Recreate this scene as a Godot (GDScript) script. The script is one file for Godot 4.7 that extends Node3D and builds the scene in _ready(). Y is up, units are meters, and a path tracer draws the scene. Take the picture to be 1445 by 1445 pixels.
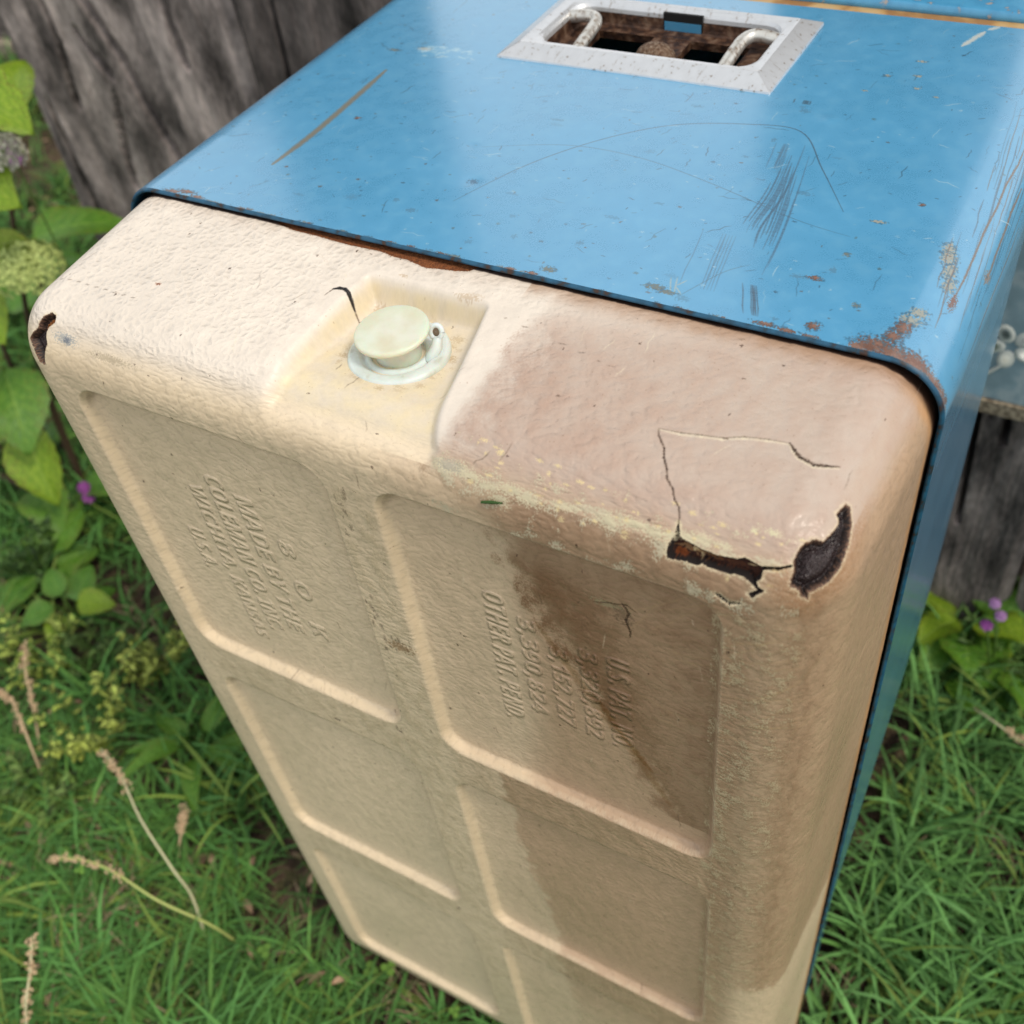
extends Node3D
# Old blue ice chest stood on its end in the grass before a plank fence. Metres, y up; the ground is y = 0.
# "Chest" coordinates have y = 0 at the chest's upper end and z = 0 at the steel shell's rim; G lifts them to the ground.

const G := 0.64
const HX := 0.1773      # half width of the moulded base
const TD := 0.088       # how far the moulded base stands out of the shell
const RR := 0.024       # its edge radius
const YA := -0.0028
const YB := -0.6372
const NT := 2048
const U0 := -0.28       # the base's unfolded sheet: a across, b along (b > 0 on the upper side)
const UW := 0.56
const V0 := 0.10
const VH := 0.75

var rng := RandomNumberGenerator.new()
var panels := []
var hole_b := PackedVector2Array()
var hole_d := PackedVector2Array()
var hole_a := PackedVector2Array()
var hole_c := PackedVector2Array()
var hole_s := PackedVector2Array()
var rust_gap := PackedVector2Array()


func _ready() -> void:
	rng.seed = 20240611
	# ---- camera
	var cam := Camera3D.new()
	cam.name = "camera"
	var lens := CameraAttributesPhysical.new()
	lens.frustum_focal_length = 25.58
	lens.exposure_aperture = 8.0
	lens.frustum_focus_distance = 0.41
	lens.frustum_near = 0.02
	lens.frustum_far = 400.0
	cam.attributes = lens
	cam.keep_aspect = Camera3D.KEEP_HEIGHT
	cam.fov = 50.27
	cam.near = 0.02
	cam.far = 400.0
	add_child(cam)
	cam.transform = Transform3D(Basis(Vector3(0.868885, -0.108885, -0.48289), Vector3(-0.287195, 0.683658, -0.670918), Vector3(0.403185, 0.721634, 0.562749)), Vector3(0.20923, 0.22955 + G, 0.28541))
	cam.current = true
	# ---- sky and light: a bright, thinly overcast day
	var env := Environment.new()
	env.background_mode = Environment.BG_SKY
	var sun_dir := Vector3(0.72, 1.0, 0.14).normalized()
	var sky_mat := PanoramaSkyMaterial.new()
	sky_mat.panorama = overcast(sun_dir)
	sky_mat.energy_multiplier = 1.0
	var sky := Sky.new()
	sky.sky_material = sky_mat
	env.sky = sky
	env.tonemap_mode = Environment.TONE_MAPPER_LINEAR
	env.tonemap_exposure = 0.93
	env.sdfgi_enabled = true
	env.ssao_enabled = true
	env.ssil_enabled = true
	var we := WorldEnvironment.new()
	we.name = "world_environment"
	we.environment = env
	add_child(we)
	var sun := DirectionalLight3D.new()
	sun.name = "sun"
	sun.light_color = Color(1.0, 0.95, 0.89)
	sun.light_energy = 0.58
	sun.light_angular_distance = 12.0
	sun.shadow_enabled = true
	add_child(sun)
	sun.look_at_from_position(sun_dir * 3.0, Vector3.ZERO)

	ground()
	fence()
	flower_panel()
	cooler()
	plants()
	grass()


# thin overcast: a little brighter towards the zenith and round the veiled sun, with soft clouds all round
func overcast(sun: Vector3) -> ImageTexture:
	var w := 512
	var h := 256
	var im := Image.create(w, h, false, Image.FORMAT_RGBF)
	var nz := noise(3, 0.9, 5)
	for y in h:
		for x in w:
			var az := TAU * (x + 0.5) / w
			var el := PI * (0.5 - (y + 0.5) / h)
			var d := Vector3(sin(az) * cos(el), sin(el), -cos(az) * cos(el))
			if el <= 0.0:
				im.set_pixel(x, y, Color(0.14, 0.16, 0.10))
				continue
			var c := nz.get_noise_3dv(d * Vector3(2.0, 3.5, 2.0))
			var near := d.angle_to(sun)
			var l := (1.12 - 0.38 * sin(el)) * (1.0 + 0.20 * c) + 0.42 * exp(-pow(near / 0.62, 2.0))
			var blue := clampf(0.35 - 0.8 * c, 0.0, 0.8) * (1.0 - exp(-pow(near / 0.7, 2.0)))
			im.set_pixel(x, y, Color(l * (1.0 - 0.14 * blue), l * (1.0 - 0.05 * blue), l * (1.0 + 0.06 * blue)))
	return ImageTexture.create_from_image(im)


# ================================================================ helpers
class MB:
	var v := PackedVector3Array()
	var n := PackedVector3Array()
	var uv := PackedVector2Array()
	var c := PackedColorArray()
	var i := PackedInt32Array()

	func quad(a: Vector3, b: Vector3, cc: Vector3, d: Vector3, col := Color.WHITE) -> void:
		var nn := (cc - a).cross(b - a).normalized()
		var k := v.size()
		v.append_array([a, b, cc, d])
		n.append_array([nn, nn, nn, nn])
		uv.append_array([Vector2(0, 0), Vector2(1, 0), Vector2(1, 1), Vector2(0, 1)])
		c.append_array([col, col, col, col])
		i.append_array([k, k + 1, k + 2, k, k + 2, k + 3])

	# nu x nv points laid out row by row (u fastest); normals from neighbours
	func grid(pts: PackedVector3Array, nu: int, nv: int, uvs := PackedVector2Array(), col := Color.WHITE, wrap := false) -> void:
		var k := v.size()
		v.append_array(pts)
		for r in nv:
			for q in nu:
				var ql := q - 1 if q > 0 else (nu - 2 if wrap else 0)
				var qr := q + 1 if q < nu - 1 else (1 if wrap else nu - 1)
				var ru := maxi(r - 1, 0)
				var rd := mini(r + 1, nv - 1)
				var du := pts[r * nu + qr] - pts[r * nu + ql]
				var dv := pts[rd * nu + q] - pts[ru * nu + q]
				var nn := dv.cross(du)
				n.append(nn.normalized() if nn.length_squared() > 1e-20 else Vector3.UP)
				uv.append(uvs[r * nu + q] if uvs.size() else Vector2(float(q) / (nu - 1), float(r) / (nv - 1)))
				c.append(col)
		for r in nv - 1:
			for q in nu - 1:
				var a := k + r * nu + q
				i.append_array([a, a + 1, a + nu + 1, a, a + nu + 1, a + nu])

	func tube(path: PackedVector3Array, radii: PackedFloat32Array, sides := 8, col := Color.WHITE, closed := true) -> void:
		var m := path.size()
		var pts := PackedVector3Array()
		var up := Vector3(0.31, 0.93, 0.17)
		for r in m:
			var t := (path[mini(r + 1, m - 1)] - path[maxi(r - 1, 0)]).normalized()
			if absf(t.dot(up)) > 0.98:
				up = Vector3(1, 0.1, 0.05)
			var x := up.cross(t).normalized()
			var y := t.cross(x)
			up = y
			for q in sides + 1:
				var an := TAU * q / sides
				pts.append(path[r] + (x * cos(an) + y * sin(an)) * radii[r])
		grid(pts, sides + 1, m, PackedVector2Array(), col, true)
		if closed:
			for e in 2:
				var r: int = 0 if e == 0 else m - 1
				var k := v.size()
				var t := (path[0] - path[1]).normalized() if e == 0 else (path[m - 1] - path[m - 2]).normalized()
				v.append(path[r]); n.append(t); uv.append(Vector2(0.5, 0.5)); c.append(col)
				for q in sides + 1:
					v.append(pts[r * (sides + 1) + q]); n.append(t); uv.append(Vector2(0, 0)); c.append(col)
				for q in sides:
					if e == 0:
						i.append_array([k, k + 2 + q, k + 1 + q])
					else:
						i.append_array([k, k + 1 + q, k + 2 + q])

	func lathe(prof: PackedVector2Array, sides := 40, at := Transform3D.IDENTITY, col := Color.WHITE) -> void:
		var pts := PackedVector3Array()
		for r in prof.size():
			for q in sides + 1:
				var an := -TAU * q / sides
				pts.append(at * Vector3(prof[r].x * cos(an), prof[r].y, prof[r].x * sin(an)))
		grid(pts, sides + 1, prof.size(), PackedVector2Array(), col, true)

	func box(lo: Vector3, hi: Vector3, col := Color.WHITE) -> void:
		var p := func(x: int, y: int, z: int) -> Vector3: return Vector3(hi.x if x else lo.x, hi.y if y else lo.y, hi.z if z else lo.z)
		quad(p.call(0, 1, 1), p.call(1, 1, 1), p.call(1, 0, 1), p.call(0, 0, 1), col)
		quad(p.call(1, 1, 0), p.call(0, 1, 0), p.call(0, 0, 0), p.call(1, 0, 0), col)
		quad(p.call(0, 1, 0), p.call(1, 1, 0), p.call(1, 1, 1), p.call(0, 1, 1), col)
		quad(p.call(0, 0, 1), p.call(1, 0, 1), p.call(1, 0, 0), p.call(0, 0, 0), col)
		quad(p.call(1, 1, 1), p.call(1, 1, 0), p.call(1, 0, 0), p.call(1, 0, 1), col)
		quad(p.call(0, 1, 0), p.call(0, 1, 1), p.call(0, 0, 1), p.call(0, 0, 0), col)

	func flip() -> void:
		for k in n.size(): n[k] = -n[k]
		for k in range(0, i.size(), 3):
			var t := i[k + 1]
			i[k + 1] = i[k + 2]
			i[k + 2] = t

	func mesh(m: Material = null) -> ArrayMesh:
		var am := ArrayMesh.new()
		add_to(am, m)
		return am

	func add_to(am: ArrayMesh, m: Material) -> void:
		var a := []
		a.resize(Mesh.ARRAY_MAX)
		a[Mesh.ARRAY_VERTEX] = v
		a[Mesh.ARRAY_NORMAL] = n
		a[Mesh.ARRAY_TEX_UV] = uv
		a[Mesh.ARRAY_COLOR] = c
		a[Mesh.ARRAY_INDEX] = i
		am.add_surface_from_arrays(Mesh.PRIMITIVE_TRIANGLES, a)
		if m:
			am.surface_set_material(am.get_surface_count() - 1, m)


# a painted sheet: colours with roughness in alpha, and a relief in millimetres
class Canvas:
	var w: int
	var h: int
	var x0: float
	var y0: float
	var sx: float      # texels per metre
	var sy: float
	var d := PackedByteArray()
	var z := PackedFloat32Array()

	func put(px: int, py: int, col: Color, al: float, ro: float) -> void:
		var k := (py * w + px) * 4
		d[k] = int(lerpf(d[k], col.r * 255.0, al))
		d[k + 1] = int(lerpf(d[k + 1], col.g * 255.0, al))
		d[k + 2] = int(lerpf(d[k + 2], col.b * 255.0, al))
		if ro >= 0.0:
			d[k + 3] = int(lerpf(d[k + 3], ro * 255.0, al))

	# a stroke through points (metres); half width r; depth in mm pushes the relief
	func stroke(pts: PackedVector2Array, r: float, col: Color, al: float, ro := -1.0, depth := 0.0, taper := true, rag := 0.0, nz: FastNoiseLite = null) -> void:
		var total := 0.0
		for s in pts.size() - 1:
			total += pts[s].distance_to(pts[s + 1])
		var run := 0.0
		for s in pts.size() - 1:
			var a := pts[s]
			var b := pts[s + 1]
			var ln := a.distance_to(b)
			var pad := r * 2.0 + 1.6 / minf(sx, sy)
			var lx := maxi(int((minf(a.x, b.x) - pad - x0) * sx), 0)
			var hx := mini(int((maxf(a.x, b.x) + pad - x0) * sx) + 1, w - 1)
			var ly := maxi(int((minf(a.y, b.y) - pad - y0) * sy), 0)
			var hy := mini(int((maxf(a.y, b.y) + pad - y0) * sy) + 1, h - 1)
			for py in range(ly, hy + 1):
				for px in range(lx, hx + 1):
					var p := Vector2(x0 + (px + 0.5) / sx, y0 + (py + 0.5) / sy)
					var t := clampf((p - a).dot(b - a) / maxf(ln * ln, 1e-12), 0.0, 1.0)
					var dist := p.distance_to(a + (b - a) * t)
					var rr := r
					if taper:
						var g := (run + t * ln) / maxf(total, 1e-9)
						rr *= 0.35 + 0.65 * minf(1.0, 5.0 * minf(g, 1.0 - g) + 0.1)
					if nz:
						rr *= 1.0 + rag * nz.get_noise_2d(p.x * 4000.0, p.y * 4000.0)
					var soft := 0.55 / minf(sx, sy)
					var rmin := 0.62 / minf(sx, sy)
					var thin := clampf(rr / rmin, 0.0, 1.0)
					rr = maxf(rr, rmin)
					var cov := clampf((rr - dist) / soft * 0.5 + 0.5, 0.0, 1.0) * thin
					if cov > 0.0:
						put(px, py, col, al * cov, ro)
						if depth != 0.0 and z.size():
							z[py * w + px] -= depth * cov * 0.5
			run += ln

	func poly(pts: PackedVector2Array, col: Color, al: float, ro := -1.0, edge := 0.0, nz: FastNoiseLite = null, col2 := Color.BLACK) -> void:
		var lo := pts[0]
		var hi := pts[0]
		for p in pts:
			lo = lo.min(p)
			hi = hi.max(p)
		for py in range(maxi(int((lo.y - y0) * sy) - 1, 0), mini(int((hi.y - y0) * sy) + 2, h)):
			for px in range(maxi(int((lo.x - x0) * sx) - 1, 0), mini(int((hi.x - x0) * sx) + 2, w)):
				var p := Vector2(x0 + (px + 0.5) / sx, y0 + (py + 0.5) / sy)
				if nz and edge > 0.0:
					p += Vector2(nz.get_noise_2d(p.x * 3000.0, p.y * 3000.0), nz.get_noise_2d(p.x * 3000.0 + 77.0, p.y * 3000.0)) * edge
				if Geometry2D.is_point_in_polygon(p, pts):
					var cc := col
					if nz:
						cc = col.lerp(col2, clampf(0.5 + 0.9 * nz.get_noise_2d(p.x * 1800.0 + 31.0, p.y * 1800.0), 0.0, 1.0))
					put(px, py, cc, al, ro)

	func blob(at: Vector2, rx: float, ry: float, col: Color, al: float, ro: float, nz: FastNoiseLite, grain := 1500.0, depth := 0.0, hard := 7.0) -> void:
		for py in range(maxi(int((at.y - ry * 1.5 - y0) * sy), 0), mini(int((at.y + ry * 1.5 - y0) * sy) + 1, h)):
			for px in range(maxi(int((at.x - rx * 1.5 - x0) * sx), 0), mini(int((at.x + rx * 1.5 - x0) * sx) + 1, w)):
				var p := Vector2(x0 + (px + 0.5) / sx, y0 + (py + 0.5) / sy)
				var q := Vector2((p.x - at.x) / rx, (p.y - at.y) / ry).length()
				q += 1.0 * nz.get_noise_2d(p.x * grain * 0.42, p.y * grain * 0.42) + 0.22 * nz.get_noise_2d(p.x * grain + 9.0, p.y * grain)
				var cov := clampf((1.0 - q) * hard, 0.0, 1.0)
				if cov > 0.0:
					put(px, py, col, al * cov, ro)
					if depth != 0.0:
						z[py * w + px] -= depth * cov

	func image() -> Image:
		return Image.create_from_data(w, h, false, Image.FORMAT_RGBA8, d)

	func relief() -> Image:
		return Image.create_from_data(w, h, false, Image.FORMAT_RF, z.to_byte_array())


var taken := {}


func numbered(called: String) -> String:
	if not taken.has(called):
		taken[called] = 0
		return called
	taken[called] += 1
	return "%s_%03d" % [called, taken[called]]


func part(called: String, m: Mesh, parent: Node3D, at := Vector3.ZERO, mat: Material = null) -> MeshInstance3D:
	var o := MeshInstance3D.new()
	var k := 0
	var nm := called
	while parent.has_node(nm):
		k += 1
		nm = "%s_%03d" % [called, k]
	o.name = nm
	o.mesh = m
	if mat:
		o.material_override = mat
	o.position = at
	parent.add_child(o, true)
	return o


func thing(called: String, label: String, category: String, at := Vector3.ZERO, group := "") -> Node3D:
	var o := Node3D.new()
	o.name = numbered(called)
	o.position = at
	add_child(o, true)
	tag(o, label, category, group)
	return o


func tag(o: Node, label: String, category: String, group := "", kind := "") -> void:
	if label: o.set_meta("label", label)
	if category: o.set_meta("category", category)
	if group: o.set_meta("group", group)
	if kind: o.set_meta("kind", kind)


func noise(seed_: int, freq: float, oct := 4, kind := FastNoiseLite.TYPE_SIMPLEX) -> FastNoiseLite:
	var n := FastNoiseLite.new()
	n.seed = seed_
	n.noise_type = kind
	n.frequency = freq
	n.fractal_octaves = oct
	if oct <= 1:
		n.fractal_type = FastNoiseLite.FRACTAL_NONE
	return n


func nbytes(n: FastNoiseLite, w: int, h: int, tw: int, th: int) -> PackedByteArray:
	var im := n.get_image(w, h, false, false, false)
	im.convert(Image.FORMAT_L8)
	if w != tw or h != th:
		im.resize(tw, th, Image.INTERPOLATE_CUBIC)
	return im.get_data()


func contrast(b: PackedByteArray) -> Vector2:
	var s := 0.0
	var s2 := 0.0
	var c := 0
	for k in range(0, b.size(), 997):
		s += b[k]
		s2 += b[k] * b[k]
		c += 1
	s /= c
	return Vector2(s, maxf(sqrt(s2 / c - s * s), 1.0))


func flat(col: Color, rough := 0.8, metal := 0.0) -> StandardMaterial3D:
	var m := StandardMaterial3D.new()
	m.albedo_color = col
	m.roughness = rough
	m.metallic = metal
	return m


func tex(im: Image) -> ImageTexture:
	return ImageTexture.create_from_image(im)


func noise_tex(seed_: int, freq: float, cols: Array, offs: Array, size := 512, oct := 5, kind := FastNoiseLite.TYPE_SIMPLEX) -> NoiseTexture2D:
	var t := NoiseTexture2D.new()
	t.noise = noise(seed_, freq, oct, kind)
	t.width = size
	t.height = size
	t.seamless = true
	var g := Gradient.new()
	g.offsets = PackedFloat32Array(offs)
	g.colors = PackedColorArray(cols)
	t.color_ramp = g
	return t


func tri_noise(seed_: int, freq: float, cols: Array, offs: Array, per_metre: float, rough: float, relief := 0.0, metal := 0.0) -> StandardMaterial3D:
	var m := flat(Color.WHITE, rough, metal)
	m.albedo_texture = noise_tex(seed_, freq, cols, offs)
	m.uv1_triplanar = true
	m.uv1_scale = Vector3.ONE * per_metre
	if relief > 0.0:
		m.heightmap_enabled = true
		m.heightmap_scale = relief
		m.heightmap_texture = noise_tex(seed_ + 5, freq * 1.5, [Color.BLACK, Color.WHITE], [0.2, 0.8])
	return m


func mm(pts: Array, k := 1e-4) -> PackedVector2Array:
	var o := PackedVector2Array()
	for q in range(0, pts.size(), 2):
		o.append(Vector2(pts[q], pts[q + 1]) * k)
	return o


func wander(a: Vector2, b: Vector2, steps: int, amp: float) -> PackedVector2Array:
	var o := PackedVector2Array()
	var side := (b - a).orthogonal().normalized()
	for q in steps + 1:
		var t := float(q) / steps
		o.append(a.lerp(b, t) + side * rng.randf_range(-amp, amp) * (1.0 if q > 0 and q < steps else 0.0))
	return o


func curve(pts: PackedVector2Array, per := 6) -> PackedVector2Array:
	var o := PackedVector2Array()
	for s in pts.size() - 1:
		var p0 := pts[maxi(s - 1, 0)]
		var p3 := pts[mini(s + 2, pts.size() - 1)]
		for q in per:
			o.append(pts[s].cubic_interpolate(pts[s + 1], p0, p3, float(q) / per))
	o.append(pts[pts.size() - 1])
	return o


# ================================================================ ground
func ground() -> void:
	var nz := noise(11, 1.0, 5)
	var mb := MB.new()
	var xs := PackedFloat32Array()
	var coords := func(lo: float, hi: float, st: float) -> PackedFloat32Array:
		var o := PackedFloat32Array([-150.0, -40.0, -12.0, -5.0, -3.0])
		var x := lo
		while x <= hi:
			o.append(x)
			x += st
		o.append_array([3.0, 5.0, 12.0, 40.0, 150.0])
		return o
	xs = coords.call(-2.2, 1.6, 0.02)
	var zs: PackedFloat32Array = coords.call(-1.6, 0.9, 0.02)
	var pts := PackedVector3Array()
	for z in zs:
		for x in xs:
			pts.append(Vector3(x, 0.022 * nz.get_noise_2d(x * 3.0, z * 3.0) + 0.010 * nz.get_noise_2d(x * 24.0, z * 24.0) - 0.008, z))
	mb.grid(pts, xs.size(), zs.size())
	var m := tri_noise(21, 0.02, [Color(0.22, 0.17, 0.13), Color(0.34, 0.27, 0.21), Color(0.46, 0.38, 0.30), Color(0.34, 0.33, 0.20)], [0.25, 0.45, 0.6, 0.75], 3.0, 0.95, 1.2)
	var o := MeshInstance3D.new()
	o.name = "ground"
	o.mesh = mb.mesh(m)
	add_child(o, true)
	tag(o, "dark brown soil under the grass and weeds", "", "", "structure")


# ================================================================ fence of weathered planks
func wood_material(seed_: int, tone: float) -> StandardMaterial3D:
	var w := 512
	var h := 1024
	var a := nbytes(noise(seed_, 0.02, 4), 256, 64, w, h)
	var b := nbytes(noise(seed_ + 1, 0.09, 3), 512, 64, w, h)
	var c := nbytes(noise(seed_ + 2, 0.011, 5), 512, 560, w, h)
	var e := nbytes(noise(seed_ + 3, 0.12, 2), 512, 512, w, h)
	var d := PackedByteArray()
	d.resize(w * h * 4)
	var z := PackedFloat32Array()
	z.resize(w * h)
	var warp := noise(seed_ + 4, 0.006, 2)
	for y in h:
		for x in w:
			var k := y * w + x
			var xx := clampi(x + int(22.0 * warp.get_noise_2d(x, y * 0.6)), 0, w - 1)
			var kk := y * w + xx
			var g := (b[kk] - 128) / 128.0
			var l := 0.45 + 0.03 * (a[kk] - 128) / 128.0 + 0.03 * g + 0.28 * (c[k] - 128) / 128.0 + 0.06 * (e[k] - 128) / 128.0
			l = clampf(l * tone, 0.02, 1.0)
			d[k * 4] = int(255 * minf(l * 1.02, 1.0))
			d[k * 4 + 1] = int(255 * l * 0.945)
			d[k * 4 + 2] = int(255 * l * 0.915)
			d[k * 4 + 3] = 235
			z[k] = 0.25 * g + 0.15 * (e[k] - 128) / 128.0
	var m := flat(Color.WHITE, 0.9)
	m.albedo_texture = tex(Image.create_from_data(w, h, false, Image.FORMAT_RGBA8, d))
	m.heightmap_enabled = true
	m.heightmap_scale = 0.12
	m.heightmap_texture = tex(Image.create_from_data(w, h, false, Image.FORMAT_RF, z.to_byte_array()))
	m.metallic_specular = 0.3
	return m


# a plank with its face towards +z; cracks: arrays of points (x from its left edge, height) with a half width first
func plank_mesh(w: float, h: float, t: float, cracks: Array, seed_: int, m: Material, slope := 0.0) -> ArrayMesh:
	var nz := noise(seed_, 1.0, 3)
	var nu := 110
	var nv := 160
	var pts := PackedVector3Array()
	var uvs := PackedVector2Array()
	for r in nv:
		var y := h * (1.0 - float(r) / (nv - 1))
		for q in nu:
			var x := w * q / (nu - 1)
			var edge := minf(x, w - x)
			var z := t + 0.004 * nz.get_noise_2d(x * 9.0, y * 2.0) + 0.0012 * nz.get_noise_2d(x * 90.0, y * 6.0)
			z -= 0.009 * pow(clampf(1.0 - edge / 0.012, 0.0, 1.0), 2.0)
			for cr in cracks:
				var best := 1.0
				for s in range(1, cr.size() - 1):
					var pa: Vector2 = cr[s]
					var pb: Vector2 = cr[s + 1]
					var cl := Geometry2D.get_closest_point_to_segment(Vector2(x, y), pa, pb)
					best = minf(best, cl.distance_to(Vector2(x, y)))
				z -= 0.026 * clampf((1.0 - best / cr[0]) * 1.6, 0.0, 1.0)
			var yy := y + (slope * (x / w - 0.5) + 0.006 * nz.get_noise_2d(x * 30.0, 5.0)) * y / h
			var xx := x
			if q == 0 or q == nu - 1:
				xx += 0.006 * nz.get_noise_2d(7.0 + q, y * 5.0)
			pts.append(Vector3(xx, yy, z))
			uvs.append(Vector2(x / 0.34 + seed_ * 0.37, y / 0.9))
	var mb := MB.new()
	mb.grid(pts, nu, nv, uvs)
	# sides, top and back
	for e in 2:
		var q := 0 if e == 0 else nu - 1
		var sp := PackedVector3Array()
		var su := PackedVector2Array()
		for r in nv:
			var p := pts[r * nu + q]
			var ends := [Vector3(p.x, p.y, 0), p] if e == 0 else [p, Vector3(p.x, p.y, 0)]
			for j in 2:
				sp.append(ends[j])
				su.append(Vector2(0.1 * j + 0.3 * e, p.y / 0.9))
		mb.grid(sp, 2, nv, su)
	for q in nu - 1:
		var a := pts[q]
		var b := pts[q + 1]
		mb.quad(Vector3(a.x, a.y, 0), Vector3(b.x, b.y, 0), b, a)
	var k := nu * (nv - 1)
	mb.quad(Vector3(pts[nu - 1].x, pts[nu - 1].y, 0), Vector3(pts[0].x, pts[0].y, 0), Vector3(pts[k].x, 0, 0), Vector3(pts[k + nu - 1].x, 0, 0))
	return mb.mesh(m)


func fence() -> void:
	var mats := [wood_material(31, 1.16), wood_material(47, 0.92), wood_material(63, 1.0), wood_material(79, 0.72)]
	var f := thing("plank_fence", "weathered grey plank fence standing close behind the blue cooler", "fence", Vector3(0, 0, -0.45))
	# left edge, width, height, tone, slope of the upper end
	var rows := [
		[-0.832, 0.322, 0.83, 0, 0.07], [-0.498, 0.185, 1.30, 3, 0.02], [-0.302, 0.132, 0.60, 2, 0.0], [-0.160, 0.128, 0.57, 0, 0.02],
		[-0.022, 0.150, 1.34, 3, 0.03], [0.134, 0.092, 0.60, 2, 0.0], [0.230, 0.150, 0.63, 0, 0.02], [0.386, 0.236, 0.59, 2, 0.01], [0.630, 0.20, 0.64, 1, 0.0],
		[0.838, 0.22, 0.60, 2, 0.0], [1.066, 0.21, 0.62, 0, 0.01], [1.284, 0.23, 0.60, 1, 0.0]]
	var n := 0
	for r in rows:
		var cracks := []
		if n == 0:
			cracks = [
				[0.0055, Vector2(0.120, 0.66), Vector2(0.147, 0.504), Vector2(0.167, 0.453), Vector2(0.176, 0.404), Vector2(0.193, 0.358), Vector2(0.2, 0.30), Vector2(0.21, 0.05)],
				[0.0050, Vector2(0.118, 0.475), Vector2(0.127, 0.459), Vector2(0.142, 0.436)],
				[0.0045, Vector2(0.137, 0.41), Vector2(0.128, 0.386), Vector2(0.117, 0.345), Vector2(0.112, 0.31)],
				[0.0040, Vector2(0.078, 0.55), Vector2(0.085, 0.47), Vector2(0.075, 0.40)],
				[0.0040, Vector2(0.03, 0.4), Vector2(0.05, 0.05)],
				[0.0040, Vector2(0.245, 0.62), Vector2(0.255, 0.45)]]
		else:
			for j in 3:
				var x: float = r[1] * rng.randf_range(0.15, 0.85)
				var y: float = rng.randf_range(0.1, r[2] * 0.6)
				cracks.append([rng.randf_range(0.002, 0.0035), Vector2(x, y), Vector2(x + rng.randf_range(-0.012, 0.012), y + 0.2), Vector2(x + rng.randf_range(-0.015, 0.015), y + 0.45)])
		var m := plank_mesh(r[1], r[2], 0.034, cracks, 100 + n * 7, mats[r[3]], r[4])
		var o := part("plank", m, f, Vector3(r[0], 0.0, 0.004 * sin(n * 2.1)))
		o.rotation.z = 0.006 * sin(n * 1.7)
		n += 1
	# two rails at the back hold the planks
	for y in [0.22, 0.5]:
		var mb := MB.new()
		mb.box(Vector3(-0.82, y - 0.04, -0.05), Vector3(1.5, y + 0.04, -0.008))
		part("rail", mb.mesh(mats[1]), f)
	# a low wall of boards farther back
	var wall := thing("board_wall", "low grey board wall with a pale sill far behind the left plank", "wall", Vector3(0, 0, -1.12))
	for k in 3:
		var mb := MB.new()
		mb.box(Vector3(-4.0, 0.055 + 0.2 * k, 0.004 * k), Vector3(-0.2, 0.25 + 0.2 * k, 0.03 - 0.004 * k))
		part("board", mb.mesh(mats[k]), wall)
	var sb := MB.new()
	sb.box(Vector3(-4.0, 0.0, -0.01), Vector3(-0.2, 0.05, 0.05))
	part("sill", sb.mesh(tri_noise(71, 0.03, [Color(0.5, 0.46, 0.4), Color(0.68, 0.64, 0.56)], [0.3, 0.7], 4.0, 0.9)), wall)


# ================================================================ painted panel with white flowers
func flower_panel() -> void:
	var t := thing("painted_panel", "grey blue metal panel painted with a white flower, hung on the fence at right", "panel", Vector3(0.12, G - 0.345, -0.395))
	var mb := MB.new()
	mb.box(Vector3(0, 0.012, -0.006), Vector3(0.44, 0.36, 0.0))
	part("sheet", mb.mesh(tri_noise(81, 0.012, [Color(0.52, 0.62, 0.66), Color(0.57, 0.67, 0.71), Color(0.66, 0.73, 0.75), Color(0.55, 0.64, 0.68)], [0.2, 0.45, 0.62, 0.8], 4.0, 0.5)), t)
	var eb := MB.new()
	eb.box(Vector3(-0.002, 0.0, -0.012), Vector3(0.444, 0.011, 0.003))
	part("edge_strip", eb.mesh(tri_noise(83, 0.04, [Color(0.45, 0.40, 0.33), Color(0.66, 0.61, 0.52)], [0.3, 0.7], 8.0, 0.8)), t)
	var white := flat(Color(0.85, 0.87, 0.84), 0.6)
	for f in [Vector2(0.0515, 0.0613), Vector2(0.20, 0.15), Vector2(0.33, 0.09), Vector2(0.30, 0.27)]:
		for k in 5:
			var an: float = TAU * k / 5 + 0.35 + f.x * 9.0
			var pm := MB.new()
			var pts := PackedVector3Array()
			for r in 3:
				for q in 13:
					var al := TAU * q / 12
					var rad := [0.0, 0.75, 1.0][r] as float
					pts.append(Vector3(cos(al) * 0.0080 * rad, sin(al) * 0.0060 * rad, [0.0014, 0.0012, 0.0004][r]))
			pm.grid(pts, 13, 3, PackedVector2Array(), Color.WHITE, true)
			var o := part("petal", pm.mesh(white), t, Vector3(f.x + cos(an) * 0.0115, f.y + sin(an) * 0.0115, 0.0))
			o.rotation.z = an
		var sm := MB.new()
		sm.tube(PackedVector3Array([Vector3(f.x - 0.002, f.y - 0.016, 0.0003), Vector3(f.x - 0.010, f.y - 0.026, 0.0004), Vector3(f.x - 0.020, f.y - 0.034, 0.0003)]), PackedFloat32Array([0.0012, 0.0014, 0.0008]), 6)
		part("flower_stem", sm.mesh(white), t)


# ================================================================ cooler
func sdf_box(p: Vector2, lo: Vector2, hi: Vector2, r: float) -> float:
	var c := (lo + hi) * 0.5
	var h := (hi - lo) * 0.5 - Vector2(r, r)
	var q := (p - c).abs() - h
	return Vector2(maxf(q.x, 0), maxf(q.y, 0)).length() + minf(maxf(q.x, q.y), 0.0) - r


func poly_dist(p: Vector2, pl: PackedVector2Array) -> float:   # > 0 inside
	var best := 1e9
	for k in pl.size():
		best = minf(best, p.distance_to(Geometry2D.get_closest_point_to_segment(p, pl[k], pl[(k + 1) % pl.size()])))
	return best if Geometry2D.is_point_in_polygon(p, pl) else -best


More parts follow.
